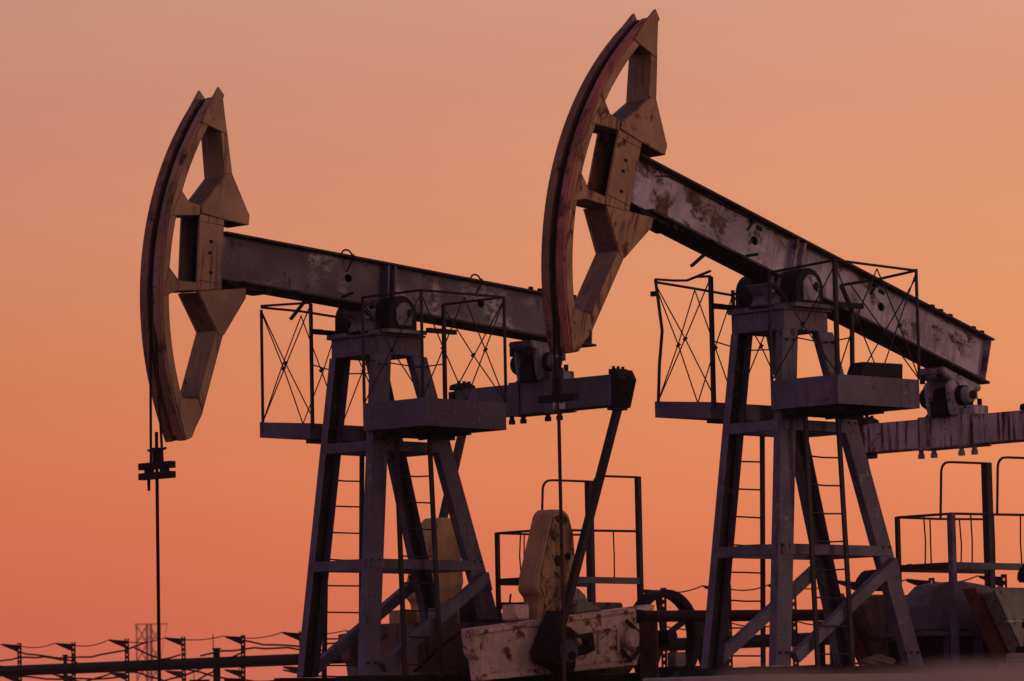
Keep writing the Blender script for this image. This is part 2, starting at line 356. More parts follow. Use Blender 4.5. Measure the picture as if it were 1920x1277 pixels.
    # --- platforms
    def platform(y0, y1, x0, x1, zt, zb, name):
        if name == 'far':      # sags towards the tower
            q = 0.075; pl = T(MB().prismx([(y0+0.012, zb+0.10), (y1-0.012, zb+0.10-q), (y1-0.012, zb+0.13-q), (y0+0.012, zb+0.13)], x0+0.012, x1-0.012), 'platform', 'tower')
            for xa in (x0, x1-0.01): T(MB().prismx([(y0, zb), (y1, zb-q), (y1, zt-q), (y0, zt)], xa, xa+0.01), 'toe_board', 'tower', pl)
            for ya, k in ((y0, 0), (y1-0.01, q)): T(MB().box(x0+0.0105, x1-0.0105, ya, ya+0.01, zb-k, zt-k), 'toe_board', 'tower', pl)
            return pl
        pl = T(MB().box(x0+0.012, x1-0.012, y0+0.012, y1-0.012, zb+0.10, zb+0.13).bar((x0+.1, (y0+y1)/2, zb+0.06), (x1-.1, (y0+y1)/2, zb+0.06), 0.06, 0.07), 'platform', 'tower')
        F = lambda *a: T(MB().box(*a), 'toe_board', 'tower', pl)
        F(x0, x0+0.01, y0, y1, zb, zt); F(x1-0.01, x1, y0, y1, zb, zt)
        F(x0+0.0105, x1-0.0105, y1-0.01, y1, zb, zt); F(x0+0.0105, x1-0.0105, y0, y0+0.01, zb, zt-0.05)
        return pl
    platform(0.385, 1.458, -0.65, 0.815, -0.90, -1.245, 'near')
    platform(-1.585, -0.640, -0.60, 0.80, -1.00, -1.20, 'far')
    # brackets under the platforms
    for s in (1,):
        for x in (-0.45, 0.32):
            T(MB().bar((x, s*0.40, -1.30 if s > 0 else -1.25), (x, s*(1.30 if s > 0 else 1.40), -1.29 if s > 0 else -1.24), 0.05, 0.05), 'platform_bracket', 'iron')
    for s in (1, -1):
        T(MB().box(-0.62, 0.66, 0.60 if s > 0 else -0.70, 0.70 if s > 0 else -0.60, -1.33, -1.255 if s > 0 else -1.281), 'platform_bracket', 'iron')
    # --- railings with crossed rods
    def railing(P, zt, zb, tops, panels, chain=None, thick={}):
        rt = MB()
        for seq in tops: rt.path([Vector(p) for p in seq], 0.017, 6)
        rl = T(rt, 'platform_railing', 'railing')
        for i, q in enumerate(P):
            w = thick.get(i, 0.028)
            pts = q if isinstance(q, list) else [(q[0], q[1], zb), (q[0], q[1], zt)]
            b = MB()
            for k in range(len(pts)-1): b.bar(pts[k], pts[k+1], w, w, (1, 0, 0))
            T(b, 'post', 'railing', rl)
        for (a, b, z0, z1) in panels:
            j = lambda: random.uniform(-0.03, 0.03)
            def rod(p, q):
                mid = [(p[i]+q[i])/2+j()*0.6 for i in range(3)]
                T(MB().path([p, mid, q], 0.0085, 5), 'brace_rod', 'railing', rl); return mid
            m1 = rod((a[0], a[1], z1), (b[0], b[1], z0)); rod((b[0], b[1], z1), (a[0], a[1], z0))
            T(MB().tube((m1[0]-.015, m1[1]-.015, m1[2]-0.02), (m1[0]+.015, m1[1]+.015, m1[2]+0.02), 0.022, 6), 'rod_clip', 'railing', rl)
        for ch in (chain or []):
            T(MB().path(ch, 0.009, 5), 'chain', 'railing', rl)
        return rl
    zt = 0.435
    n1, n2, n3, n4 = (-0.64, 0.40), (-0.64, 1.445), (0.80, 1.475), (0.80, 0.395)
    mid = (0.10, 1.46)
    if not o['bent']:
        railing([n1, n2, n3, n4], zt, -0.9, [[(*n1, zt), (*n2, zt), (*n3, zt), (*n4, zt)]],
            [(n1, n2, -0.9, zt-0.04), (n2, mid, -0.9, zt-0.04), (mid, n3, -0.9, zt-0.04), (n4, n3, -0.9, zt-0.04)],
            [[(n4[0], n4[1], -0.33), (0.3, 0.43, -0.40), (-0.2, 0.42, -0.37), (n1[0], n1[1], -0.34)]], {3: 0.042})
    else:
        railing([n1, n2, n3, [(0.80, 0.42, -0.9), (0.80, 0.42, -0.60), (0.80, 0.435, 0.03), (0.80, 0.275, 0.35)]], zt, -0.9,
            [[(*n1, 0.40), (*n2, 0.45), (*n3, 0.415), (0.80, 0.9, 0.37), (0.80, 0.275, 0.35)]],
            [(n1, n2, -0.9, zt-0.04), (n2, mid, -0.9, zt-0.04), (mid, n3, -0.9, zt-0.04), ((0.8, 0.43), n3, -0.9, zt-0.1)],
            [[(0.8, 0.43, -0.30), (0.3, 0.43, -0.40), (-0.2, 0.42, -0.36), (n1[0], n1[1], -0.28)]], {1: 0.045, 3: 0.042})
    f1, f2, f3, f4 = (-0.59, -1.535), (-0.59, -0.605), (0.78, -0.66), (0.78, -1.51)
    fm = (0.10, -1.52)
    tops = [[(*f1, 0.50), (*f2, 0.46)], [(*f1, 0.48), (*fm, 0.47), (*f4, 0.43)]]
    if o['bent']:
        tops = [[(*f1, 0.505), (f1[0], -1.22, 0.46), (f1[0], -1.0, 0.44), (f1[0], -0.85, 0.47), (*f2, 0.455)], [(f1[0], -0.9, 0.46), (-0.59, -0.605, 0.52)], [(*f1, 0.47), (*fm, 0.43), (*f4, 0.385)], [(*f4, 0.40), (0.78, -0.66, 0.42)]]
    far = railing([f1 if not o['bent'] else [(*f1, -1.02), (f1[0], -1.50, -0.55), (f1[0], -1.44, -0.14), (f1[0], -1.49, 0.2), (*f1, 0.505)], f2, f4, f3], 0.45, -1.14, tops,
        [(f1, f2, -1.0, 0.44), (f1, fm, -1.0, 0.42), (fm, f4, -1.0, 0.40), (f4, f3, -1.0, 0.40)], [[(*f2, -0.33), (0, -0.63, -0.42), (*f3, -0.36)]], {1: 0.046 if o['bent'] else 0.036, 2: 0.036})
    if o['bent']: T(MB().box(-0.60, -0.55, -1.62, -1.535, 0.30, 0.36), 'latch', 'iron', far)
    # --- saddle bearings
    for s in (1, -1):
        y0, y1 = (0.235, 0.50) if s > 0 else (-0.50, -0.235)
        prof = [(-0.28, 0.058), (0.22, 0.058), (0.22, 0.16)] + [(-0.03+0.25*math.cos(R(a)), 0.24+0.25*math.sin(R(a))) for a in range(0, 181, 15)] + [(-0.28, 0.16)]
        be = T(MB().prism(prof, y0, y1), 'saddle_bearing', 'iron', bevel=0.012)
        cp = [(-0.02+(0.150+0.012*math.sin(a*0.13))*math.cos(R(a)), 0.25+0.155*math.sin(R(a))) for a in range(-20, 201, 20)] + ([(-0.13, 0.105), (0.10, 0.105)] if not o['bent'] else [(-0.165, 0.09), (0.125, 0.09)])
        yy = (y1+0.001, y1+0.02) if s > 0 else (y0-0.02, y0-0.001)
        T(MB().prism(cp, *yy), 'bearing_cover', mats['bear'], be, bevel=0.006)
        ye = yy[1]+0.001 if s > 0 else yy[0]-0.021
        T(MB().prism([(0.06+0.032*math.cos(R(a)), 0.27+0.05*math.sin(R(a))) for a in range(0, 360, 30)], ye, ye+0.02), 'grease_port', 'iron', be)
        for x in (-0.33, 0.27):
            T(MB().tube((x, s*0.37, 0.056), (x, s*0.37, 0.17), 0.035, 6), 'bolt', 'iron', be)
    T(MB().prism([(-0.30, 0.06), (0.26, 0.06), (0.20, 0.16), (0.34, 0.30), (0.10, 0.33), (-0.40, 0.32), (-0.24, 0.17)], -0.25, 0.25), 'saddle', 'bear_a', bevel=0.02)
    for x in (-0.36, -0.22, 0.20, 0.32):
        T(MB().tube((x, 0.19, 0.20), (x, 0.19, 0.40), 0.028, 6).tube((x, 0.19, 0.20), (x, 0.19, 0.235), 0.045, 6), 'bolt', 'bear', None or root)
    T(MB().path([(-0.42, 0.21, 0.30), (-0.33, 0.23, 0.20), (-0.20, 0.225, 0.13), (-0.05, 0.22, 0.36)], 0.014, 5), 'grease_line', 'iron')
    T(MB().tube((-0.03, -0.56, 0.25), (-0.03, 0.50, 0.25), 0.085, 12), 'pivot_shaft', 'iron')
    # --- walking beam (own frame: pivot at origin)
    BL = (-0.0486, 0, ZO+0.5896)
    bt = MB()
    u0, u1, vt, vb = -2.735, 3.865, 0.357, -0.245
    HOLES = ((-0.56, 0.08), (1.83, 0.07))
    for ya, yb in ((0.092, 0.108), (-0.108, -0.092)):
        ua = u0; za, zb_ = vb+0.029, vt-0.026
        for hu, hv in HOLES:
            bt.box(ua, hu-0.15, ya, yb, za, zb_); ua = hu+0.15
            # a square of web with an oval hole cut through it
            n = 24; outer = []; inner = []
            for i in range(n):
                a = 2*math.pi*i/n; c, s_ = math.cos(a), math.sin(a)
                k = min(0.15/abs(c) if abs(c) > 1e-6 else 9, (zb_-hv if s_ > 0 else hv-za)/abs(s_) if abs(s_) > 1e-6 else 9)
                outer.append((hu+k*c, hv+k*s_)); inner.append((hu+0.066*c, hv+0.052*s_))
            # snap the nearest rays to the corners so that the square closes
            for cu_, cv_ in ((hu+0.15, zb_), (hu-0.15, zb_), (hu-0.15, za), (hu+0.15, za)):
                j = min(range(n), key=lambda i: (outer[i][0]-cu_)**2+(outer[i][1]-cv_)**2); outer[j] = (cu_, cv_)
            vs = [(p[0], y, p[1]) for y in (ya, yb) for p in outer] + [(p[0], y, p[1]) for y in (ya, yb) for p in inner]
            fs = []
            for i in range(n):
                j = (i+1) % n
                fs += [(i, j, 2*n+j, 2*n+i), (n+i, 3*n+i, 3*n+j, n+j), (2*n+i, 2*n+j, 3*n+j, 3*n+i), (i, n+i, n+j, j)]
            bt.add(vs, fs)
        bt.box(ua, u1-0.02, ya, yb, za, zb_)
    bm_ = bt.build('walking_beam', mats['beam'], root); bm_.location = BL; bm_.rotation_euler = (0, al, 0)
    B = lambda mb, n, mt, par=bm_, **k: mb.build(n, mt, par, **k)
    B(MB().box(u0, u1+0.03, -0.22, 0.22, vt-0.025, vt), 'top_flange', 'flange')
    B(MB().box(u0+0.3, u1+0.05, -0.235, 0.235, vb, vb+0.028), 'bottom_flange', 'flange')  # rust-dark colour also carries the black shade under the beam
    B(MB().box(u0+0.1, 0.9, -0.17, 0.17, vb-0.016, vb-0.001), 'cover_strip', 'flange')
    B(MB().box(u1-0.019, u1-0.003, -0.2, 0.2, vb+0.03, vt-0.027), 'end_plate', mats['beam'])
    for u in (0.07, 0.21) if o['bent'] else (0.04, 0.16):
        for s in (1, -1):
            B(MB().box(u, u+0.03, 0.109 if s > 0 else -0.205, 0.205 if s > 0 else -0.109, vb+0.03, vt-0.027), 'stiffener', mats['stiff'])
    if o['bent']:
        for s in (1, -1): B(MB().tube((0.155, s*0.14, vb+0.03), (0.155, s*0.14, vt-0.03), 0.03, 8), 'stiffener_pipe', mats['stiff'])
    for u in (-0.69, 1.62):
        if not o['bent']:
            pts = [(u+0.01-0.085*math.cos(R(q)), 0.19, vt+0.06*math.sin(R(q))) for q in range(0, 176, 15)] + [(u+0.098, 0.225, vt+0.005), (u+0.097, 0.229, vt-0.03), (u+0.095, 0.18, vt-0.10), (u+0.09, 0.118, vt-0.20)]
            B(MB().path(pts, 0.012, 6), 'lifting_loop', 'iron')
        else:
            B(MB().path([(u+0.02, 0.15, vt-0.03), (u+0.01, 0.13, 0.24), (u-0.02, 0.12, 0.16)], 0.013, 6).box(u-0.02, u+0.05, 0.11, 0.16, vt-0.09, vt-0.05), 'lifting_loop', 'iron')
            B(MB().box(u+0.12, u+0.22, 0.109, 0.118, 0.23, 0.28), 'maker_plate', 'iron')
    for u in (2.72, 2.89, 3.08, 3.55, 3.72):
        for y in (-0.14, 0.14):
            B(MB().tube((u, y, vt+0.001), (u, y, vt+0.05), 0.035, 6), 'bolt', 'iron')
    if o['bent']:
        B(MB().path([(-2.42, 0.13, 0.25), (-2.38, 0.15, 0.31), (-2.30, 0.15, 0.25), (-2.36, 0.14, 0.23), (-2.17, 0.14, 0.303), (-1.74, 0.125, 0.308), (-1.1, 0.12, 0.300), (-0.61, 0.125, 0.312)], 0.008, 5), 'rope', 'iron')
    B(MB().bar((-1.42, 0.0, vb-0.30), (-1.20, 0.06, vb+0.0), 0.05, 0.035), 'stop_lug', 'iron')
    B(MB().tube((-0.75, 0.20, vb+0.05), (-0.60, 0.24, vb+0.12), 0.02, 6), 'lever_stub', 'iron')
    B(MB().box(-2.55, -1.92, -0.16, 0.18, vb-0.06, vb-0.001).tube((-2.0, 0.22, vb-0.03), (-2.0, 0.12, vb-0.03), 0.05, 8), 'head_hinge', 'iron')
    # --- horse head
    hd = MB(); arcband(hd, -29.6, 35.4, RA-0.06, RA-0.14, -0.16, 0.16)
    hh = hd.build('horse_head', mats['tan'], root); hh.location = BL; hh.rotation_euler = (0, al, 0)
    H = lambda mb, n, mt=mats['tan'], **k: mb.build(n, mt, hh, **k)
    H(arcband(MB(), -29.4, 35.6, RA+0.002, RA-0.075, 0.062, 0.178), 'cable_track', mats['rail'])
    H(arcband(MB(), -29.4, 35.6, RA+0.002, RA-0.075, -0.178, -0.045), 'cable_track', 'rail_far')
    for s in (1, -1):
        yy = (0.161, 0.181) if s > 0 else (-0.181, -0.161)
        H(arcband(MB(), -29.2, 35.6, RA-0.052, RA-0.150, *yy), 'arc_web')
    def plate(poly, n, t0=0.165, t1=0.187):
        for s in (1, -1):
            H(MB().prism(poly, *((t0, t1) if s > 0 else (-t1, -t0))), n)
    for s in (1, -1):
        H(MB().prism([(-3.145, -0.425), (-2.745, -0.362), (-2.745, 0.50), (-3.145, 0.52)], *((0.150, 0.182) if s > 0 else (-0.182, -0.150))), 'column', bevel=0.004)
    H(MB().prism([(-2.80, -0.36), (-2.755, -0.36), (-2.755, 0.49), (-2.80, 0.49)], -0.149, 0.149), 'column_back', 'iron')  # near-black back carries the grease and the shade of the recess
    H(MB().prism([(-3.12, -0.43), (-2.80, -0.37), (-2.80, -0.362), (-3.12, -0.42)], -0.149, 0.149), 'column_plate')
    H(MB().prism([(-3.12, 0.512), (-2.80, 0.495), (-2.80, 0.502), (-3.12, 0.520)], -0.149, 0.149), 'column_plate')
    H(MB().prism([(-3.10, -0.41), (-2.81, -0.36), (-2.81, 0.49), (-3.10, 0.505)], -0.02, 0.02), 'column_rib', 'iron')
    for v0, v1 in ((0.425, 0.43), (-0.30, -0.295)):
        H(MB().prism([(-3.14, v0), (-2.75, v0), (-2.75, v1), (-3.14, v1)], 0.1825, 0.186), 'weld_seam', 'iron')
    H(MB().prism([(-2.87, 1.62), (-2.765, 1.62), (-2.640, 1.03), (-2.775, 1.03)], -0.178, 0.178), 'upper_arm', 'tan_arm')
    plate([(-2.866, 1.62), (-2.765, 1.62), (-2.638, 1.03), (-2.771, 1.03)], 'arm_flange', 0.1785, 0.186)
    H(MB().prism([(-3.05, -1.70), (-2.815, -0.88), (-2.695, -0.90), (-2.99, -1.92)], -0.178, 0.178), 'lower_arm', 'tan_arm')
    plate([(-3.046, -1.70), (-2.811, -0.88), (-2.693, -0.90), (-2.985, -1.92)], 'arm_flange', 0.1785, 0.186)
    plate([(-2.93, 2.125), (-2.835, 2.035), (-2.855, 1.99), (-2.765, 1.565), (-3.19, 1.645), (-3.05, 1.915)], 'tip_gusset', 0.158, 0.194)
    H(MB().prism([(-3.14, 1.67), (-3.02, 1.90), (-2.90, 1.95), (-2.80, 1.60), (-2.87, 1.60)], -0.157, 0.157), 'tip_block')
    H(MB().prism([(-2.99, 1.99), (-2.90, 2.02), (-2.87, 1.97), (-2.96, 1.93)], -0.07, 0.10), 'cable_clamp', mats['bear'], bevel=0.01)
    ug = [(-3.13, 0.605), (-2.735, 1.09), (-2.660, 1.09), (-2.345, 0.612), (-2.352, 0.492), (-2.765, 0.502), (-3.13, 0.53)]
    H(MB().prism(ug, -0.150, 0.150), 'gusset_box', 'dark_tan'); plate(ug, 'gusset_plate', 0.151, 0.192)
    lg = [(-3.13, -0.432), (-2.745, -0.365), (-2.36, -0.295), (-2.355, -0.418), (-2.69, -0.922), (-2.765, -0.925)]
    H(MB().prism([(-3.10, -0.44), (-2.74, -0.37), (-2.38, -0.31), (-2.375, -0.41), (-2.70, -0.90), (-2.80, -0.90)], -0.150, 0.150), 'gusset_box', 'dark_tan'); plate(lg, 'gusset_plate', 0.151, 0.192)
    plate([(-3.46, 0.765), (-3.338, 0.638), (-3.150, 0.620), (-3.150, 0.502), (-3.61, 0.422)], 'strut_plate', 0.12, 0.187)
    H(MB().prism([(-3.60, 0.46), (-3.45, 0.60), (-3.16, 0.58), (-3.16, 0.51)], -0.118, 0.118), 'strut')
    plate([(-3.612, -0.20), (-3.442, -0.345), (-3.155, -0.333), (-3.155, -0.428), (-3.46, -0.472), (-3.665, -0.570)], 'strut_plate', 0.12, 0.187)
    H(MB().prism([(-3.60, -0.26), (-3.44, -0.36), (-3.16, -0.35), (-3.16, -0.42), (-3.46, -0.46), (-3.64, -0.52)], -0.118, 0.118), 'strut')
    plate([(-3.43, -1.772), (-3.06, -1.748), (-2.985, -1.92), (-3.09, -2.11), (-3.13, -2.215), (-3.225, -2.258)], 'toe_gusset', 0.158, 0.190)
    H(MB().prism([(-3.40, -1.80), (-3.07, -1.77), (-3.02, -1.90), (-3.10, -2.08), (-3.15, -2.18), (-3.24, -2.20)], -0.157, 0.157), 'toe_block')
    for u, v in ((-2.95, 0.2), (-2.96, 0.06), (-2.93, -0.18)):
        H(MB().prism([(u+0.03*math.cos(R(a)), v+0.022*math.sin(R(a))) for a in range(0, 360, 45)], 0.1805, 0.186), 'bolt', 'iron')
    # --- tail bearing, equaliser, pitmans
    ut = o['ut']; tx = -0.0486+ut*math.cos(al)-0.30*math.sin(al); tz = 0.5896-ut*math.sin(al)-0.30*math.cos(al)
    zq = o['zq']       # top of the equaliser
    hgt = tz-zq
    zc = zq+hgt*0.50
    tl = lambda pts: [(tx+p, tz+q-p*math.tan(al)) for p, q in pts]
    tb = T(MB().prism(tl([(-0.36, -0.004), (-0.37, -0.07), (-0.30, -0.12), (-0.18, -0.13), (-0.10, -0.18), (0.12, -0.18), (0.22, -0.12), (0.34, -0.10), (0.38, -0.05), (0.38, -0.004)]), -0.21, 0.21), 'tail_bearing', mats['tail'], bevel=0.02)
    # hanger lugs with curved outlines either side of the pin
    def lug(y0, y1, sx, m_):
        pr = [(tx+sx*(-0.06+0.24*math.cos(R(a))), zc+0.02+0.23*math.sin(R(a))) for a in range(-60, 151, 21)] + [(tx-sx*0.24, zc-0.12), (tx-sx*0.20, zq+0.002), (tx+sx*0.16, zq+0.002)]
        return T(MB().prism(pr, y0, y1), 'hanger_lug', m_, tb, bevel=0.025)
    lug(0.13, 0.22, 1, mats['tail']); lug(-0.22, -0.13, 1, mats['tail']); lug(-0.34, -0.28, -1, 'iron')
    T(MB().tube((tx-0.05, -0.36, zc), (tx-0.05, 0.30, zc), 0.13, 14), 'bearing_pin', 'iron', tb)
    T(MB().tube((tx-0.05, 0.222, zc), (tx-0.05, 0.40, zc), 0.125, 14, 0.10), 'bearing_boss', mats['tail'], tb, bevel=0.02)
    T(MB().tube((tx-0.05, 0.401, zc), (tx-0.05, 0.43, zc), 0.055, 8), 'bolt', 'iron', tb)
    T(MB().box(tx-0.26, tx+0.22, -0.12, 0.12, zq+0.002, zq+hgt*0.42), 'bearing_block', 'iron', tb, bevel=0.02)
    for (x, y, k) in ((-0.34, -0.16, 0), (-0.34, 0.12, 0), (0.30, 0.16, 1), (0.30, -0.16, 0)):
        T(MB().tube((tx+x, y, tz-0.20-x*math.tan(al)), (tx+x, y, tz-0.09-x*math.tan(al)), 0.036, 6), 'bolt', mats['tail'] if k else 'iron', tb)
    T(MB().box(tx-0.10, tx+0.20, 0.28, 0.46, zq+0.002, zq+0.13), 'clamp_block', mats['tail'], tb, bevel=0.015)
    for x in (-0.04, 0.13):
        T(MB().tube((tx+x, 0.37, zq+0.131), (tx+x, 0.37, zq+0.22), 0.032, 6), 'bolt', 'iron', tb)
    for y in (-0.30, 0.36):
        T(MB().box(tx-0.185, tx-0.163, y-0.09, y+0.09, zq-o['eh']-0.03, zq+0.02), 'clamp_strap', mats['eq'], tb)
        for dy in (-0.10, 0.11):
            T(MB().tube((tx-0.12, y+dy, zq-o['eh']-0.017), (tx-0.12, y+dy, zq-o['eh']-0.075), 0.034, 6).tube((tx-0.12, y+dy, zq-o['eh']-0.075), (tx-0.12, y+dy, zq-o['eh']-0.13), 0.046, 6), 'bolt', mats['tail'] if o['bent'] else 'iron', tb)
    eh = o['eh']
    eq = T(MB().box(tx-0.16, tx+0.16, -1.42, 1.44, zq-eh, zq-0.0).box(tx-0.19, tx+0.19, -0.5, 0.5, zq-eh-0.016, zq-eh-0.001), 'equalizer_beam', mats['eq'], bevel=0.006)
    for s in (1, -1):
        y0, y1 = (1.441, 1.55) if s > 0 else (-1.52, -1.421)
        if s > 0 and not o['bent']:      # the near end is closed by a leaning clamp plate
            T(MB().prismx([(1.445, zq+0.05), (1.53, zq+0.06), (1.60, zq-0.07), (1.485, zq-eh-0.03), (1.40, zq-eh-0.03), (1.442, zq-eh+0.03)], tx-0.18, tx+0.16), 'end_cap', 'iron', eq, bevel=0.01)
            T(MB().box(tx-0.13, tx+0.10, 1.36, 1.50, zq+0.002, zq+0.075), 'pitman_cap', 'iron', eq, bevel=0.01)
            for k in range(3):
                T(MB().tube((tx-0.10+0.09*k, 1.43, zq+0.076), (tx-0.10+0.09*k, 1.43, zq+0.11), 0.022, 6), 'bolt', 'iron', eq)
                T(MB().tube((tx+0.02, 1.55-0.02*k, zq-0.06-0.10*k), (tx+0.02, 1.63-0.03*k, zq-0.04-0.10*k), 0.022, 6), 'bolt', 'iron', eq)
            continue
        T(MB().box(tx-0.18, tx+0.15, y0, y1, zq-eh-0.03, zq-0.02), 'end_cap', mats['eqcap'], eq)
        T(MB().prism([(tx-0.2, zq+0.001), (tx+0.1, zq+0.001), (tx+0.08, zq+0.06), (tx-0.06, zq+0.10), (tx-0.18, zq+0.07)], 1.26 if s > 0 else -1.50, 1.50 if s > 0 else -1.26), 'pitman_cap', 'iron', eq, bevel=0.01)
        for k in range(3):
            T(MB().tube((tx-0.12+0.1*k, s*1.38, zq+0.05), (tx-0.12+0.1*k, s*1.38, zq+0.125), 0.024, 6), 'bolt', 'iron', eq)
        for k in range(3):
            yb = 1.551 if s > 0 else -1.521
            T(MB().tube((tx+0.02, yb, zq-0.08-0.09*k), (tx+0.02, yb+s*0.05, zq-0.08-0.09*k), 0.022, 6), 'bolt', 'iron', eq)
    # --- cranks, counterweights, gearbox
    if o['crank'] == 'level':
        cr = [(0.37, -3.73), (3.79, -3.40), (3.80, -3.55), (3.44, -4.20), (0.54, -4.39), (0.50, -4.12), (0.42, -4.05)]
        for s in (1, -1):
            y0, y1 = (1.00, 1.20) if s > 0 else (-1.22, -1.02)
            yo = (lambda a, b: (y1+a, y1+b)) if s > 0 else (lambda a, b: (y0-b, y0-a))
            c_ = T(MB().prism(cr, y0, y1), 'crank_arm', 'crank' if s > 0 else 'crank_dark', bevel=0.02)  # far arm's shade is put into a darker brown colour
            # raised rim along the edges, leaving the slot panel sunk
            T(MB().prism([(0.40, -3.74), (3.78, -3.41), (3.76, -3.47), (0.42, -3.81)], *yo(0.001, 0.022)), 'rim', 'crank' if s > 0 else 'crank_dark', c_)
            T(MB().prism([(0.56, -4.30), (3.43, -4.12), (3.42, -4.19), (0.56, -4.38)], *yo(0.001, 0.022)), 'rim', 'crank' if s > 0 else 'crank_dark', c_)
            T(MB().prism([(2.03, -3.83), (2.60, -3.77), (2.63, -4.00), (2.45, -4.06), (2.03, -4.10)], *yo(0.001, 0.012)), 'slot_shade_plate', 'iron', c_)  # flat dark plate stands for the shade inside the slot
            for u in (2.3, 2.52):
                T(MB().tube((u-0.02, yo(0.013, 0)[0], -3.90), (u-0.02, yo(0.06, 0)[0] if s > 0 else y0-0.06, -3.90), 0.055, 8), 'bolt', 'iron' if u == 2.52 else 'crank', c_)
            w = MB()
            w.prism([(2.69, -3.74), (3.09, -3.70), (3.09, -3.735), (2.69, -3.775)], *yo(0.001, 0.025)); w.prism([(3.05, -3.737), (3.09, -3.733), (3.09, -4.04), (3.05, -4.04)], *yo(0.001, 0.025))
            w.prism([(2.69, -3.777), (2.72, -3.775), (2.72, -4.04), (2.69, -4.05)], *yo(0.001, 0.025))
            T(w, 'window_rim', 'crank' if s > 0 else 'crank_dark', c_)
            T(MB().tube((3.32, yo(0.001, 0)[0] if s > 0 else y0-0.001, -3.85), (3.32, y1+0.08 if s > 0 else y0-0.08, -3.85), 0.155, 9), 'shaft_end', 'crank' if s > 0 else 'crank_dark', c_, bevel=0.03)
            T(MB().path([(3.2, y1+0.05 if s > 0 else y0-0.05, -3.62), (3.43, y1+0.06 if s > 0 else y0-0.06, -3.78), (3.40, y1+0.06 if s > 0 else y0-0.06, -4.02), (3.26, y1+0.05 if s > 0 else y0-0.05, -4.14), (3.10, y1+0.05 if s > 0 else y0-0.05, -4.0)], 0.03, 6), 'locking_strap', 'rustpipe', c_)
            # weight standing on the arm
            wt = [(1.86, -2.26), (1.95, -2.20), (2.16, -2.20), (2.25, -2.27), (2.31, -2.45), (2.37, -3.04), (2.33, -3.16), (2.20, -3.30), (2.14, -3.585), (1.62, -3.66), (1.66, -3.34), (1.55, -3.24), (1.58, -3.05)]
            wy = (0.86, 1.18) if s > 0 else (-1.20, -0.86)
            w_ = T(MB().prism(wt, *wy), 'counterweight', 'yellow', bevel=0.035)
            fw = wy[1]+0.001 if s > 0 else wy[0]-0.013
            fw0 = fw
            T(MB().prism([(1.93, -2.30), (2.12, -2.25), (2.22, -2.33), (2.28, -2.50), (2.325, -3.02), (2.28, -3.14), (2.16, -3.26), (2.10, -3.54), (1.70, -3.60), (1.74, -3.34), (1.66, -3.2), (1.70, -2.95)], fw, fw+0.012), 'weight_face', 'yellow_b', w_)
            fw = fw0-0.004
            T(MB().tube((2.0, fw+0.016 if s > 0 else fw, -2.86), (2.0, fw+0.03 if s > 0 else fw-0.015, -2.86), 0.075, 10), 'hole_shade_disc', 'iron', w_)  # dark discs stand for the shade inside the weight's holes
            T(MB().tube((2.17, fw+0.016 if s > 0 else fw, -2.80), (2.17, fw+0.03 if s > 0 else fw-0.015, -2.80), 0.05, 8), 'hole_shade_disc', 'iron', w_)
            T(MB().box(1.22, 1.52, wy[0]+0.05, wy[1]-0.05, -3.62, -3.42), 'weight_clamp', 'yellow' if s < 0 else 'crank', bevel=0.02)
            T(MB().prism([(2.30, -3.54), (2.34, -3.40), (2.50, -3.34), (2.72, -3.44), (2.86, -3.49)], *wy), 'weight_foot', 'greyblock', bevel=0.02)
        pin = (1.78, -3.98)
        pl = (1.78, -4.02)
    else:
        cr = [(2.39, -3.42), (2.98, -4.27), (4.9, -4.25), (4.9, -3.36), (2.60, -3.36)]
        for s in (1, -1):
            y0, y1 = (1.00, 1.20) if s > 0 else (-1.22, -1.02)
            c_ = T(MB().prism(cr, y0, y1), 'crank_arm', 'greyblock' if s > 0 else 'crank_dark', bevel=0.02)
            T(MB().prism([(2.34, -3.36), (2.42, -3.34), (3.04, -4.22), (2.95, -4.30)], y0-0.24, y0-0.03), 'crank_backing', 'redblock', c_)
            T(MB().prism([(2.385, -3.40), (2.50, -3.34), (3.10, -4.20), (2.985, -4.26)], y1+0.001, y1+0.03), 'rim', 'greyblock' if s > 0 else 'crank_dark', c_)
            T(MB().prism([(2.82, -3.30), (2.84, -3.16), (2.98, -3.04), (3.5, -3.0), (3.6, -3.3)], *((1.205, 1.45) if s > 0 else (-1.45, -1.225))), 'counterweight', 'iron', bevel=0.04)
        pin = (3.42, -3.6); pl = (3.42, -3.6)
    for s in (1, -1):
        p = (tx-(0.10 if o['bent'] else 0.0), s*1.40, zq-eh-0.03); q = (pl[0], s*1.30, pl[1])
        T(MB().bar(p, q, 0.085, 0.09, (0, 1, 0)).box(tx-0.13, tx+0.11, s*1.40-0.07, s*1.40+0.07, zq-eh-0.06, zq-eh-0.005), 'pitman_arm', 'railing')
        if o['crank'] == 'level':
            y = s*1.33; y0, y1 = sorted((s*1.225, s*1.50))
            T(MB().prism([(1.66, -3.52), (1.74, -3.50), (1.80, -3.68), (1.98, -3.74), (2.02, -3.98), (1.98, -4.26), (1.84, -4.34), (1.68, -4.24), (1.40, -4.16), (1.36, -4.02), (1.50, -3.78)], y0, y1), 'crank_pin_bearing', 'iron', bevel=0.05)
            T(MB().tube((1.80, y1 if s > 0 else y0, -4.02), (1.80, (y1+0.05) if s > 0 else y0-0.05, -4.02), 0.15, 12), 'bearing_cap', 'cover')
            T(MB().tube((1.82, y1+0.051 if s > 0 else y0-0.051, -4.08), (1.82, y1+0.09 if s > 0 else y0-0.09, -4.08), 0.055, 8), 'bolt', 'iron')
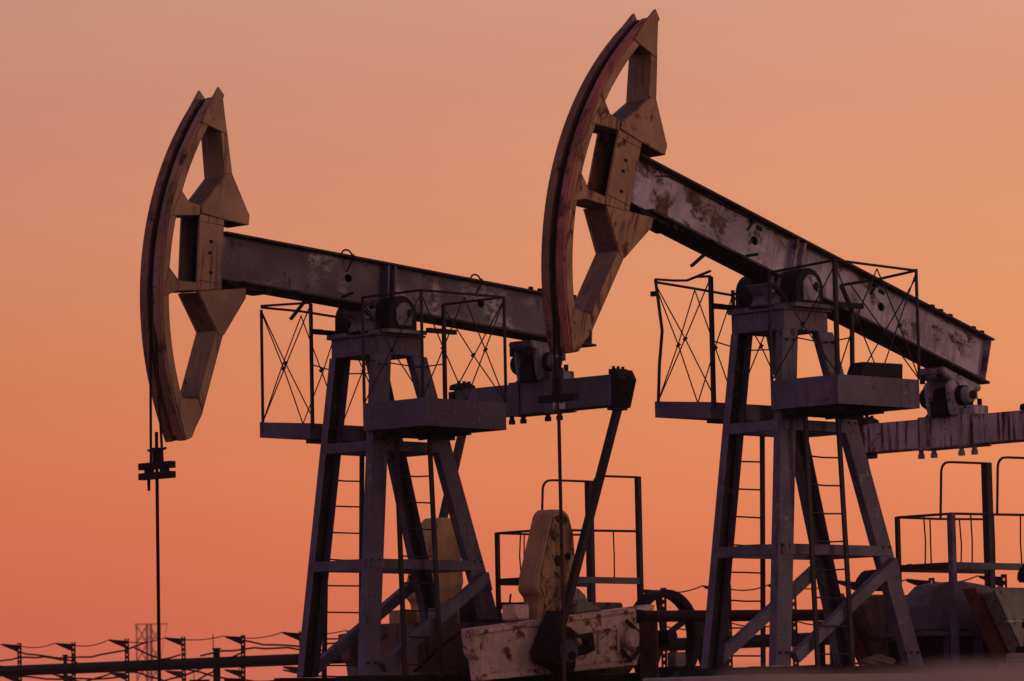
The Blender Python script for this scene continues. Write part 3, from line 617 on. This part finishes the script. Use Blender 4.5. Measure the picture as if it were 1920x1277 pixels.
    if not o['bent']:
        gb = T(MB().prism([(2.35, -4.29), (3.95, -4.29), (4.05, -3.75), (3.7, -3.52), (3.2, -3.42), (2.7, -3.50), (2.30, -3.8)], -0.70, 0.70), 'gearbox', 'crank_dark', bevel=0.06)
        T(MB().tube((3.3, -1.0, -3.86), (3.3, 1.0, -3.86), 0.13, 12), 'gearbox_shaft', 'iron')
        T(MB().tube((1.95, -0.62, -3.55), (1.95, -0.25, -3.55), 0.30, 16).tube((1.95, -0.245, -3.55), (1.95, -0.2, -3.55), 0.12, 10), 'brake_drum', 'iron')
        T(MB().tube((2.85, 0.30, -3.50), (2.85, 0.62, -3.50), 0.34, 16), 'brake_drum', 'greyblock')
        T(MB().box(0.4, 2.3, -0.55, 0.2, -4.29, -3.62).box(0.5, 2.2, 0.201, 0.215, -4.2, -3.75), 'skid_box', 'crank_dark', bevel=0.02)
        T(MB().tube((2.0, 0.216, -3.92), (2.0, 0.24, -3.92), 0.11, 10), 'inspection_port', 'iron')
    else:
        T(MB().box(2.3, 3.7, -0.45, 0.25, -4.29, -3.96), 'gearbox', 'iron', bevel=0.03)
        T(MB().tube((3.3, -1.0, -3.9), (3.3, 1.0, -3.9), 0.10, 12), 'gearbox_shaft', 'iron')
    if not o['bent']:
        for s in (1, -1):
            for k in range(6):
                x = 0.62+0.52*k; z = -3.79+0.098*(x-0.37)
                T(MB().tube((x, s*1.222, z), (x, s*1.245, z), 0.028, 6), 'bolt', 'crank_dark')
        T(MB().path([(0.2, 0.35, -4.25), (0.35, 0.75, -3.9), (0.9, 0.80, -3.62), (1.5, 0.70, -3.60), (2.2, 0.68, -3.45)], 0.022, 6), 'hose', 'iron')
        T(MB().path([(0.3, -0.62, -4.1), (0.8, -0.75, -3.75), (1.6, -0.72, -3.70), (2.3, -0.66, -3.6)], 0.020, 6), 'hose', 'iron')
        T(MB().tube((1.35, -0.10, -3.619), (1.35, -0.10, -3.38), 0.10, 12).tube((1.35, -0.10, -3.38), (1.35, -0.10, -3.34), 0.13, 12), 'filler_cap', 'yellow')
        T(MB().box(0.75, 1.15, 0.05, 0.19, -3.619, -3.44), 'junction_box', 'greyblock', bevel=0.01)
        for x in (2.55, 2.95, 3.4, 3.8):
            T(MB().tube((x, 0.702, -3.98), (x, 0.73, -3.98), 0.035, 6), 'bolt', 'iron')
        for x, z in ((1.72, -3.28), (2.62, -3.32), (3.9, -3.30), (1.25, -3.40)):
            T(MB().path([(x, -0.3, z-0.2), (x+0.01, -0.3, z), (x+0.03, -0.3, z+0.10)], 0.014, 5), 'lever_stub', 'iron')
        T(MB().box(3.5, 4.2, -0.2, 0.3, -3.60, -3.34), 'top_cover', 'crank_dark', bevel=0.03)
    # belt guard and motor
    cv = None
    if o['bent']:
        def hood(dx, y, k):
            pr = [(2.40, -3.87), (3.62, -3.87)] + [(3.56+0.34*math.cos(R(a)), -3.59+0.33*k*math.sin(R(a))) for a in range(-40, 91, 13)] + [(3.2, -3.245), (2.92, -3.25), (2.72, -3.29), (2.56, -3.40), (2.46, -3.56)]
            return [(p[0]+dx, y, p[1]) for p in pr]
        cv = T(MB().loft(hood(0, -0.34, 1.0), hood(-0.24, 0.30, 0.93)), 'motor_cover', 'cover', bevel=0.03)
    if cv:
        T(MB().box(2.05, 3.35, -0.36, 0.36, -3.925, -3.871), 'lip', 'cover', cv)
        T(MB().box(2.5, 2.56, 0.30, 0.35, -4.29, -3.926).box(3.1, 3.2, 0.28, 0.36, -4.29, -3.926), 'cover_leg', 'cover', cv)
        T(MB().prism([(2.95, -3.87), (3.32, -3.36), (3.42, -3.40), (3.30, -3.87)], 0.345, 0.37), 'flap', 'cover', cv)
        T(MB().tube((3.5, 0.36, -3.80), (3.5, 0.66, -3.80), 0.36, 18), 'motor', 'cover', bevel=0.02)
        T(MB().tube((2.1, 0.10, -3.05), (2.1, 0.16, -3.05), 0.02, 6), 'bolt', 'iron')
    # pulley wheel at the gearbox
    if not o['bent']:
        wx, wz = 4.46, -3.82; ring = []
        n = 40; vs = []; fs = []
        for i in range(n):
            a = 2*math.pi*i/n; c, s_ = math.cos(a), math.sin(a)
            for rr_, yy in ((0.635, 0.66), (0.635, 0.86), (0.545, 0.84), (0.545, 0.68)): vs.append((wx+rr_*c, yy, wz+rr_*s_))
            for k in range(4): fs.append((4*i+k, 4*i+(k+1) % 4, 4*((i+1) % n)+(k+1) % 4, 4*((i+1) % n)+k))
        wh = T(MB().add(vs, fs), 'pulley_wheel', 'iron')
        for i in range(5):
            a = R(72*i+28); T(MB().bar((wx+0.10*math.cos(a), 0.76, wz+0.10*math.sin(a)), (wx+0.53*math.cos(a), 0.76, wz+0.53*math.sin(a)), 0.075, 0.035, (0, 1, 0)), 'spoke', 'iron', wh)
        T(MB().tube((wx, 0.62, wz), (wx, 0.92, wz), 0.10, 14), 'hub', 'iron', wh)
        T(MB().tube((wx, 0.2, wz), (wx, 0.62, wz), 0.06, 10), 'axle', 'iron', wh)
        T(MB().box(4.30, 4.52, 0.95, 1.10, -4.22, -4.02), 'brake_block', 'greyblock', bevel=0.015)
        # belt guard that leans on the far side of the wheel
        T(MB().prism([(5.42, -3.50), (5.52, -3.50), (6.1, -4.1), (6.0, -4.35), (5.7, -4.2)], 0.30, 0.48), 'belt_guard', 'iron')
        T(MB().box(4.9, 5.5, 0.2, 0.9, -4.30, -4.20), 'motor_base', 'iron')
    # service railing round the motor
    p1, p2, p3, p4 = (2.56, -0.44), (2.52, 0.47), (4.40, -0.48), (4.34, 0.47)
    zs, zh, zm = -2.417, -1.675, -3.06
    sr = MB().path([(*p1, zs), (*p2, zs)], 0.018, 6).path([(*p1, zs), (3.4, -0.46, zs+0.0), (*p3, zs+0.02)], 0.016, 6).path([(*p2, zs), (*p4, zs+0.02)], 0.018, 6)
    for (a, b, ye, xe) in ((p3, p1, -0.48, 3.45), (p4, p2, 0.47, 3.42)):
        pts = [(b[0]*0+a[0], a[1], zh), (xe+0.25, ye, zh-0.005)] + [(xe+0.18-0.14*math.sin(R(q)), ye, zh-0.15+0.14*math.cos(R(q))) for q in range(0, 91, 18)] + [(xe, ye, zs)]
        sr.path(pts, 0.017, 6)
    sr = T(sr, 'service_railing', 'railing')
    for q, top, w in ((p1, zs, 0.05), (p2, zs, 0.075), (p3, zh, 0.10 if o['bent'] else 0.085), (p4, zh, 0.065)):
        T(MB().box(q[0]-w/2, q[0]+w/2, q[1]-w/2, q[1]+w/2, -4.29, top+0.01), 'post', 'railing' if q != p2 else 'tower', sr)
    for a, b in ((p1, p2), (p2, p4), (p1, p3)):
        T(MB().bar((*a, zm), (*b, zm), 0.05, 0.085), 'mid_rail', 'tower' if a == p2 else 'railing', sr)
    if not o['bent']: T(MB().bar((*p1, -3.37), (*p3, -3.37), 0.06, 0.09).bar((*p1, -3.37), (*p2, -3.37), 0.05, 0.06), 'mid_rail', 'railing', sr)
    for a, b, n in ((p1, p2, 2), (p2, p4, 4), (p1, p3, 3)):
        for k in range(1, n):
            t_ = k/n + random.uniform(-0.05, 0.05); x, y = a[0]+(b[0]-a[0])*t_, a[1]+(b[1]-a[1])*t_
            T(MB().path([(x, y, zm), (x+random.uniform(-.03, .03), y, (zm+zs)/2), (x, y, zs)], 0.010, 5), 'baluster', 'railing', sr)
    return root

YA, YB = R(46.03), R(44.10)
LA = (-1.7079, 51.606, 0.5278+4.5+EYE); LB = (3.2725, 49.207, 0.5062+4.5+EYE)
pumpjack('A', 'left pumpjack with dark grey walking beam, clean tan head and a rust-stained white crank', LA, YA, 0.0691,
    {'tower': 'tower', 'tan': 'tan', 'rail': 'rail_a', 'beam': 'beam_a', 'stiff': 'tower', 'bear': 'bear_a', 'tail': 'bear_a', 'eq': 'tower', 'eqcap': 'iron'},
    {'bent': False, 'ut': 3.04, 'zq': -0.44, 'eh': 0.40, 'crank': 'level'})
pumpjack('B', 'right, steeply tilted pumpjack with pale grey beam, rust-patched tan head and bent railings', LB, YB, 0.2806,
    {'tower': 'tower_b', 'tan': 'tan_b', 'rail': 'rail_b', 'beam': 'beam_b', 'stiff': 'beam_b', 'bear': 'bear', 'tail': 'bear', 'eq': 'eq_b', 'eqcap': 'eq_b'},
    {'bent': True, 'ut': 3.40, 'zq': -1.165, 'eh': 0.37, 'crank': 'raised'})

# ------------------------------------------------------------------ polished rods hanging from the heads
def rod_string(loc, yaw, al, x, yc, z1, z0, label, double):
    r = thing('polished_rod', label, 'polished rod', (loc[0], loc[1], loc[2]-ZO), yaw, 'polished rods under the pumpjack heads')
    T = lambda mb, n, mt='iron', par=r: mb.build(n, mt, par, dz=ZO)
    b0 = 0.5896
    def lv(u, v): return (-0.0486+u*math.cos(al)+v*math.sin(al), b0-u*math.sin(al)+v*math.cos(al))
    for y in (-0.108, 0.108) if double else (-0.05, 0.05):
        pts = [(x-0.004, yc+y, z1), ]
        arcp = []
        for k in range(0, 41):
            a = 36-66*k/40
            uu_, vv_ = arc(a, RA-0.03); q = lv(uu_, vv_); arcp.append((q[0], 0.035 if y > 0 else -0.022, q[1]))
        # keep the part of the arc above its leftmost point, then drop straight down
        im = min(range(len(arcp)), key=lambda i: arcp[i][0])
        pts = [(p[0], p[1], p[2]) for p in arcp[:im+1]]
        pts += [(x, yc+y, z1)]
        T(MB().path(pts, 0.016, 6), 'bridle_cable')
    for z in ((z1, z0) if double else (z1,)):
        T(MB().box(x-0.05, x+0.05, yc-0.285, yc+0.285, z-0.045, z+0.035), 'carrier_bar')
    if double:
        for y in (-0.14, 0.14): T(MB().box(x-0.04, x+0.04, yc+y-0.045, yc+y+0.045, z0+0.036, z1-0.046), 'carrier_block')
        T(MB().tube((x, yc-0.15, z1-0.30), (x, yc-0.15, z0-0.046), 0.018, 6).tube((x, yc-0.15, z0-0.12), (x, yc-0.15, z0-0.046), 0.02, 6), 'pin')
        T(MB().bar((x, yc-0.16, z1+0.19), (x, yc-0.02, z1+0.16), 0.02, 0.025).bar((x, yc+0.17, z1+0.20), (x, yc+0.03, z1+0.16), 0.02, 0.025), 'cable_tie')
    else:
        T(MB().tube((x, yc-0.045, z1-0.14), (x, yc-0.045, z1-0.046), 0.035, 8).tube((x, yc+0.055, z1-0.14), (x, yc+0.055, z1-0.046), 0.035, 8), 'cable_socket', 'bear')
        T(MB().tube((x, yc-0.05, z1+0.04), (x, yc-0.05, z1+0.34), 0.03, 8).tube((x, yc+0.05, z1+0.04), (x, yc+0.05, z1+0.34), 0.03, 8), 'cable_socket', 'railing')
    T(MB().tube((x, yc, z1+0.036), (x, yc, z1+0.21), 0.055 if double else 0.07, 10), 'rod_clamp')
    T(MB().tube((x, yc, z1+0.40), (x, yc, -4.55), 0.0205, 8), 'rod', 'rustpipe' if not double else 'iron')
    T(MB().tube((x, yc, -4.70), (x, yc, -4.55), 0.13, 12), 'stuffing_box')
    return r
rod_string(LA, YA, 0.0691, -3.815, 0.095, -1.76, -1.88, 'thin polished rod with double carrier bar hanging below the left pumpjack head', True)
rod_string(LB, YB, 0.2806, -3.865, 0.03, -1.21, -1.3, 'rusty polished rod with single carrier bar hanging below the right pumpjack head', False)

# ------------------------------------------------------------------ loose things on and beside the right pumpjack
def placed(loc, yaw, p):
    ax = Vector((math.cos(yaw), math.sin(yaw), 0)); ly = Vector((math.sin(yaw), -math.cos(yaw), 0))
    return Vector(loc)+ax*p[0]+ly*p[1]+Vector((0, 0, p[2]))
pb = placed(LB, YB, (0.36, 1.1, -1.10))
o = MB().loft([(-0.42, -0.16, 0), (0.40, -0.16, 0), (0.40, 0.14, 0), (-0.42, 0.14, 0)], [(-0.27, -0.10, 0.40), (0.45, -0.10, 0.41), (0.45, 0.12, 0.41), (-0.27, 0.12, 0.40)]).build('metal_box', 'iron', bevel=0.01)
o.location = pb; o.rotation_euler = (0, 0, YB); tag(o, 'dark slant-ended metal box resting on the right pumpjack platform', 'metal box')
pv = placed(LB, YB, (2.34, 1.75, -4.40))
vt = thing('valve', 'small upright iron valve on a concrete block at the lower right', 'valve', pv, YB)
V = lambda mb, n, mt='iron', **k: mb.build(n, mt, vt, **k)
V(MB().box(-0.30, 0.62, -0.22, 0.22, -0.40, 0.10).box(-0.20, 0.5, -0.18, 0.18, 0.101, 0.22), 'block', 'conc', bevel=0.02)
V(MB().tube((0.05, 0, 0.22), (0.05, 0, 0.30), 0.17, 12).tube((0.05, 0, 0.30), (0.05, 0, 0.52), 0.075, 10, 0.06).tube((0.05, 0, 0.52), (0.05, 0, 0.62), 0.09, 8), 'body')
V(MB().tube((0.05, 0, 0.62), (0.05, 0, 0.95), 0.035, 8), 'stem')
V(MB().tube((-0.40, 0, 0.60), (0.55, 0, 0.60), 0.016, 6).tube((-0.0, 0, 0.60), (0.12, 0, 0.60), 0.07, 8), 'handle', 'bear')
def rock(p, r, label):
    bm = bmesh.new(); bmesh.ops.create_icosphere(bm, subdivisions=3, radius=1)
    for v in bm.verts:
        d = 1+0.16*math.sin(v.co.x*5+1)*math.cos(v.co.y*4)+0.10*math.sin(v.co.z*9+v.co.x*7)
        v.co = Vector((v.co.x*r*1.5*d, v.co.y*r*d, v.co.z*r*0.62*d))
    me = bpy.data.meshes.new('rock'); bm.to_mesh(me); bm.free(); me.materials.append(MT['rock'])
    o = bpy.data.objects.new('rock', me); C.objects.link(o); o.location = p; tag(o, label, 'rock'); return o
rock(placed(LB, YB, (1.78, -0.15, -4.235)), 0.145, 'rounded brown rock lying behind the rear legs of the right pumpjack')

# ------------------------------------------------------------------ pipes
pe = thing('pipe', 'dark rusty elbow pipe running level behind the right pumpjack legs', 'pipe', (1.62, 51.6, 0.6))
bend = [(0.0, 0, -0.4), (0.0, 0, 0.58), (0.0, 0, 0.70)]
MB().tube((0.03, 0, -0.5), (0.03, 0, 1.74), 0.118, 16).build('riser', 'rustpipe', pe, flip=False)
MB().tube((-0.04, 0, 1.82), (2.35, 0.05, 1.79), 0.074, 14).build('header', 'rustpipe', pe, flip=False)
MB().path([(-0.12+0.02*k, 0, 1.82) for k in range(3)] + [(0.0, 0, 1.80)], 0.09, 12).tube((0.03, 0, 1.741), (0.03, 0, 1.80), 0.125, 16).build('end_cap', 'iron', pe, flip=False)
MB().tube((2.2, 0.05, -0.5), (2.2, 0.05, 1.715), 0.06, 10).build('support', 'iron', pe, flip=False)

def fence_at(X): return Vector((X, 101.2-1.08*X, 0))
# long pipeline carried on stub columns
lp = thing('pipeline', 'long dark pipeline with sagging cables behind the bracket fence posts', 'pipeline', (0, 0, 0))
P0, P1 = fence_at(-40)+Vector((0.8, 0.8, 3.10)), fence_at(16)+Vector((0.8, 0.8, 3.0))
MB().tube(P0, P1, 0.155, 16).build('main_pipe', 'iron', lp, flip=False, smooth=True)
for i, (X, w, cap) in enumerate([(-24.5, 0.10, 1), (-20.0, 0.10, 1), (-13.75, 0.085, 1), (-9.05, 0.155, 1), (-2.5, 0.1, 1), (1.8, 0.12, 1), (6.5, 0.1, 1)]):
    b = fence_at(X)+Vector((0.8, 0.8, 0)); zp = P0.z+(P1.z-P0.z)*(X+40)/56
    MB().box(b.x-w*0.6, b.x+w*0.6, b.y-0.1, b.y+0.1, -0.6, zp-0.14).box(b.x-w*0.55, b.x+w*0.55, b.y-0.1, b.y+0.1, zp+0.15, zp+0.36).box(b.x-w*0.75, b.x+w*0.75, b.y-0.14, b.y+0.14, zp+0.36, zp+0.40).build('pipe_column', 'iron', lp, flip=False)
    if w > 0.11:
        for s in (1, -1):
            MB().tube((b.x+s*0.2, b.y, zp-0.50), (b.x+s*0.75, b.y, zp-0.50), 0.05, 8).tube((b.x+s*0.62, b.y, zp-0.50), (b.x+s*0.62, b.y, zp-0.1), 0.012, 5).build('hanger', 'iron', lp, flip=False)
        MB().tube((b.x-0.09, b.y, zp+0.40), (b.x-0.09, b.y, zp+0.78), 0.014, 5).build('rod_tip', 'iron', lp, flip=False)
for k, (a, b, za, zb, sag, off) in enumerate([(-19, -12.5, .05, -.45, -.35, 0), (-13.5, -9.6, -.75, .22, -.12, 0), (-12, -7.8, -.85, .20, .10, 0), (-16, -12.8, .12, .14, -.22, 0), (-9.0, -5.2, .20, .12, -.16, 0), (-11.8, -9.2, -.05, -.85, -.12, 0), (-15, 8, -.62, -.60, .10, 0), (-9.5, 6, -.78, -.74, .08, 0), (-17.5, -11.2, .35, -.3, .25, 0), (-14.8, -10.6, .55, .62, .30, 0), (-11.0, -6.2, .50, -.55, .35, 0), (-8.2, -4.0, .66, .58, .28, 0), (-13.0, -6.5, -.40, -.52, .16, 0), (-10.2, -7.9, -1.0, .18, .05, 0), (-6.6, -1.0, -.30, -.52, .22, 0)]):
    pts = []
    for i in range(13):
        t_ = i/12; X = a+(b-a)*t_; q = fence_at(X)+Vector((0.35, 0.35, 0)); zp = P0.z+(P1.z-P0.z)*(X+40)/56
        pts.append((q.x, q.y, zp+za+(zb-za)*t_-sag*4*t_*(1-t_)+0.02*math.sin(i*2.1+k)))
    MB().path(pts, 0.026, 5).build('cable', 'iron', lp, flip=False)

# perforated fence posts with slanting bracket arms
def post_bm(h):
    b = MB(); w = 0.085; t = 0.004
    for s in (-1, 1): b.box(*sorted((s*0.0155, s*0.058)), -t, t, 0, h)
    z = 0.0; 
    while z < h:
        b.box(-0.015, 0.015, -t, t, z, min(h, z+0.085)); z += 0.135
    b.box(w/2+0.006, w/2+0.018, 0.0045, 0.05, 0, h)
    return b
def arm_bm(z, L=0.50, rise=0.03):
    b = MB(); b.prism([(-0.06, z-0.19), (-0.06, z+0.0), (-L, z+rise), (-L+0.02, z+rise-0.03)], -0.02, 0.02); b.prism([(-0.06, z+0.001), (-0.06, z+0.012), (-L, z+rise+0.013), (-L, z+rise+0.001)], -0.04, 0.04); return b
tips = {}
def fence_post(p, h, label, group, idx, row):
    o = thing('fence_post', label, 'fence post', p, 0.0, group)
    o.rotation_euler = (random.uniform(-.006, .006), random.uniform(-.012, .012), random.uniform(-.12, .12))
    post_bm(h).build('post', 'iron', o, flip=False)
    arm_bm(h-0.06).build('bracket_arm', 'iron', o, flip=False)
    arm_bm(h-0.95).build('bracket_arm', 'railing', o, flip=False)
    tips.setdefault(row, []).append((Vector(p)+Vector((-0.5, 0, h-0.02)), Vector(p)+Vector((-0.02, 0, h-0.30))))
dX = 1.705
X0 = -14.20
row = [X0+dX*k for k in range(-1, 12)]
ORD = ['first', 'second', 'third', 'fourth', 'fifth', 'sixth', 'seventh', 'eighth', 'ninth', 'tenth', 'eleventh', 'twelfth', 'thirteenth']
WH = {0: 'perforated fence post with bracket arms just outside the left picture edge', 1: 'perforated fence post with slanting arms nearest the left picture edge', 3: 'perforated fence post with slanting arms directly left of the distant pylon', 4: 'perforated fence post with slanting arms just right of the left polished rod', 5: 'perforated fence post with slanting arms just right of the thick pipeline column'}
for k, X in enumerate(row):
    q = fence_at(X); fence_post((q.x, q.y, -0.15), 3.95 + 0.02*math.sin(k*2.3) - 0.012*k, WH.get(k, '%s perforated fence post with slanting arms along the pipeline, counted from the left edge' % ORD[max(0, k-1)]), 'fence posts along the pipeline', k, 'a')
row2 = [2.90+1.30*k for k in range(0, 6)]
for k, X in enumerate(row2):
    fence_post((X, 82.0-0.5*(X-2.9), -0.15), 3.97+(0.02 if k % 2 else 0), ['perforated fence post in front of the left pumpjack pulley wheel', 'perforated fence post hidden behind the front left leg of the right pumpjack', 'perforated fence post seen through the legs of the right pumpjack', 'perforated fence post beside the rear legs of the right pumpjack', 'perforated fence post just left of the grey motor cover', 'perforated fence post behind the grey motor cover at the right'][k], 'fence posts behind the right pumpjack', k, 'b')
WL = {('a', 0): 'upper thin wire sagging from arm to arm of the fence posts along the pipeline', ('a', 1): 'lower thin wire between the fence posts along the pipeline, just above the pipe',
      ('b', 0): 'upper thin wire between the fence posts behind the right pumpjack', ('b', 1): 'lower thin wire between the fence posts behind the right pumpjack'}
for row_, tp in tips.items():
    for n_ in (0, 1):
        pts = []
        for a, b in zip(tp[:-1], tp[1:]):
            p, q, sag = ((a[1]+Vector((0, 0, 0.22)), b[0], 0.06), (a[1]-Vector((0, 0, 0.45)), b[1]-Vector((0, 0, 0.45)), 0.08))[n_]
            sag *= random.uniform(0.6, 1.6)
            pts += [p.lerp(q, t_/6)-Vector((0, 0, sag*4*(t_/6)*(1-t_/6))) for t_ in range(7 if n_ == 0 else 6)]
        wo = MB().path(pts, 0.014, 5).build('fence_wire', 'iron', flip=False); tag(wo, WL[(row_, n_)], 'wire', 'fence wires')

# ------------------------------------------------------------------ distant lattice pylon
py = thing('pylon', 'faint reddish lattice pylon far behind the left polished rod', 'pylon', (-80.2, 900, 0))
r_w = 0.20
for x, w in ((-3.8, 0.15), (-1.5, 0.28), (-0.6, 0.28), (1.3, 0.17)):
    MB().box(x-w, x+w, -w, w, -3, 26.1).build('chord', 'pylon', py, flip=False)
MB().box(-4.2, 3.2, -0.22, 0.22, 26.11, 26.35).build('top_beam', 'pylon', py, flip=False)
b = MB()
for z in range(2, 26, 4):
    b.bar((-3.8, 0.25, z), (-1.5, 0.25, z+4), 0.25, 0.25).bar((-1.5, -0.25, z), (-3.8, -0.25, z+4), 0.25, 0.25)
    b.bar((-0.6, 0.25, z), (1.3, 0.25, z+3.4), 0.25, 0.25).bar((1.3, -0.25, z), (-0.6, -0.25, z+3.4), 0.25, 0.25)
    b.bar((-1.5, 0, z+1.4), (-0.6, 0, z+1.4), 0.18, 0.18)
b.build('lattice_brace', 'pylon', py, flip=False)
b = MB()
for z in range(3, 26, 5):
    b.bar((1.3, 0, z), (3.0, 0, 26), 0.10, 0.10) if z == 18 else b.bar((-3.8, 0, z), (1.3, 0, z), 0.14, 0.14)
b.build('cross_arm', 'pylon', py, flip=False)

# ------------------------------------------------------------------ evening haze
hz = MB().box(-1560, 1560, -1560, 1560, -3.2, 28).build('haze', 'iron', flip=False); tag(hz, kind='stuff')
hm = bpy.data.materials.new('evening_haze'); hm.use_nodes = True; hn = hm.node_tree; hn.nodes.clear()
pvn = hn.nodes.new('ShaderNodeVolumePrincipled'); pvn.inputs['Color'].default_value = (1.0, 0.83, 0.75, 1); pvn.inputs['Density'].default_value = 0.00026
hout = hn.nodes.new('ShaderNodeOutputMaterial'); hn.links.new(pvn.outputs[0], hout.inputs['Volume'])
hz.data.materials.clear(); hz.data.materials.append(hm)
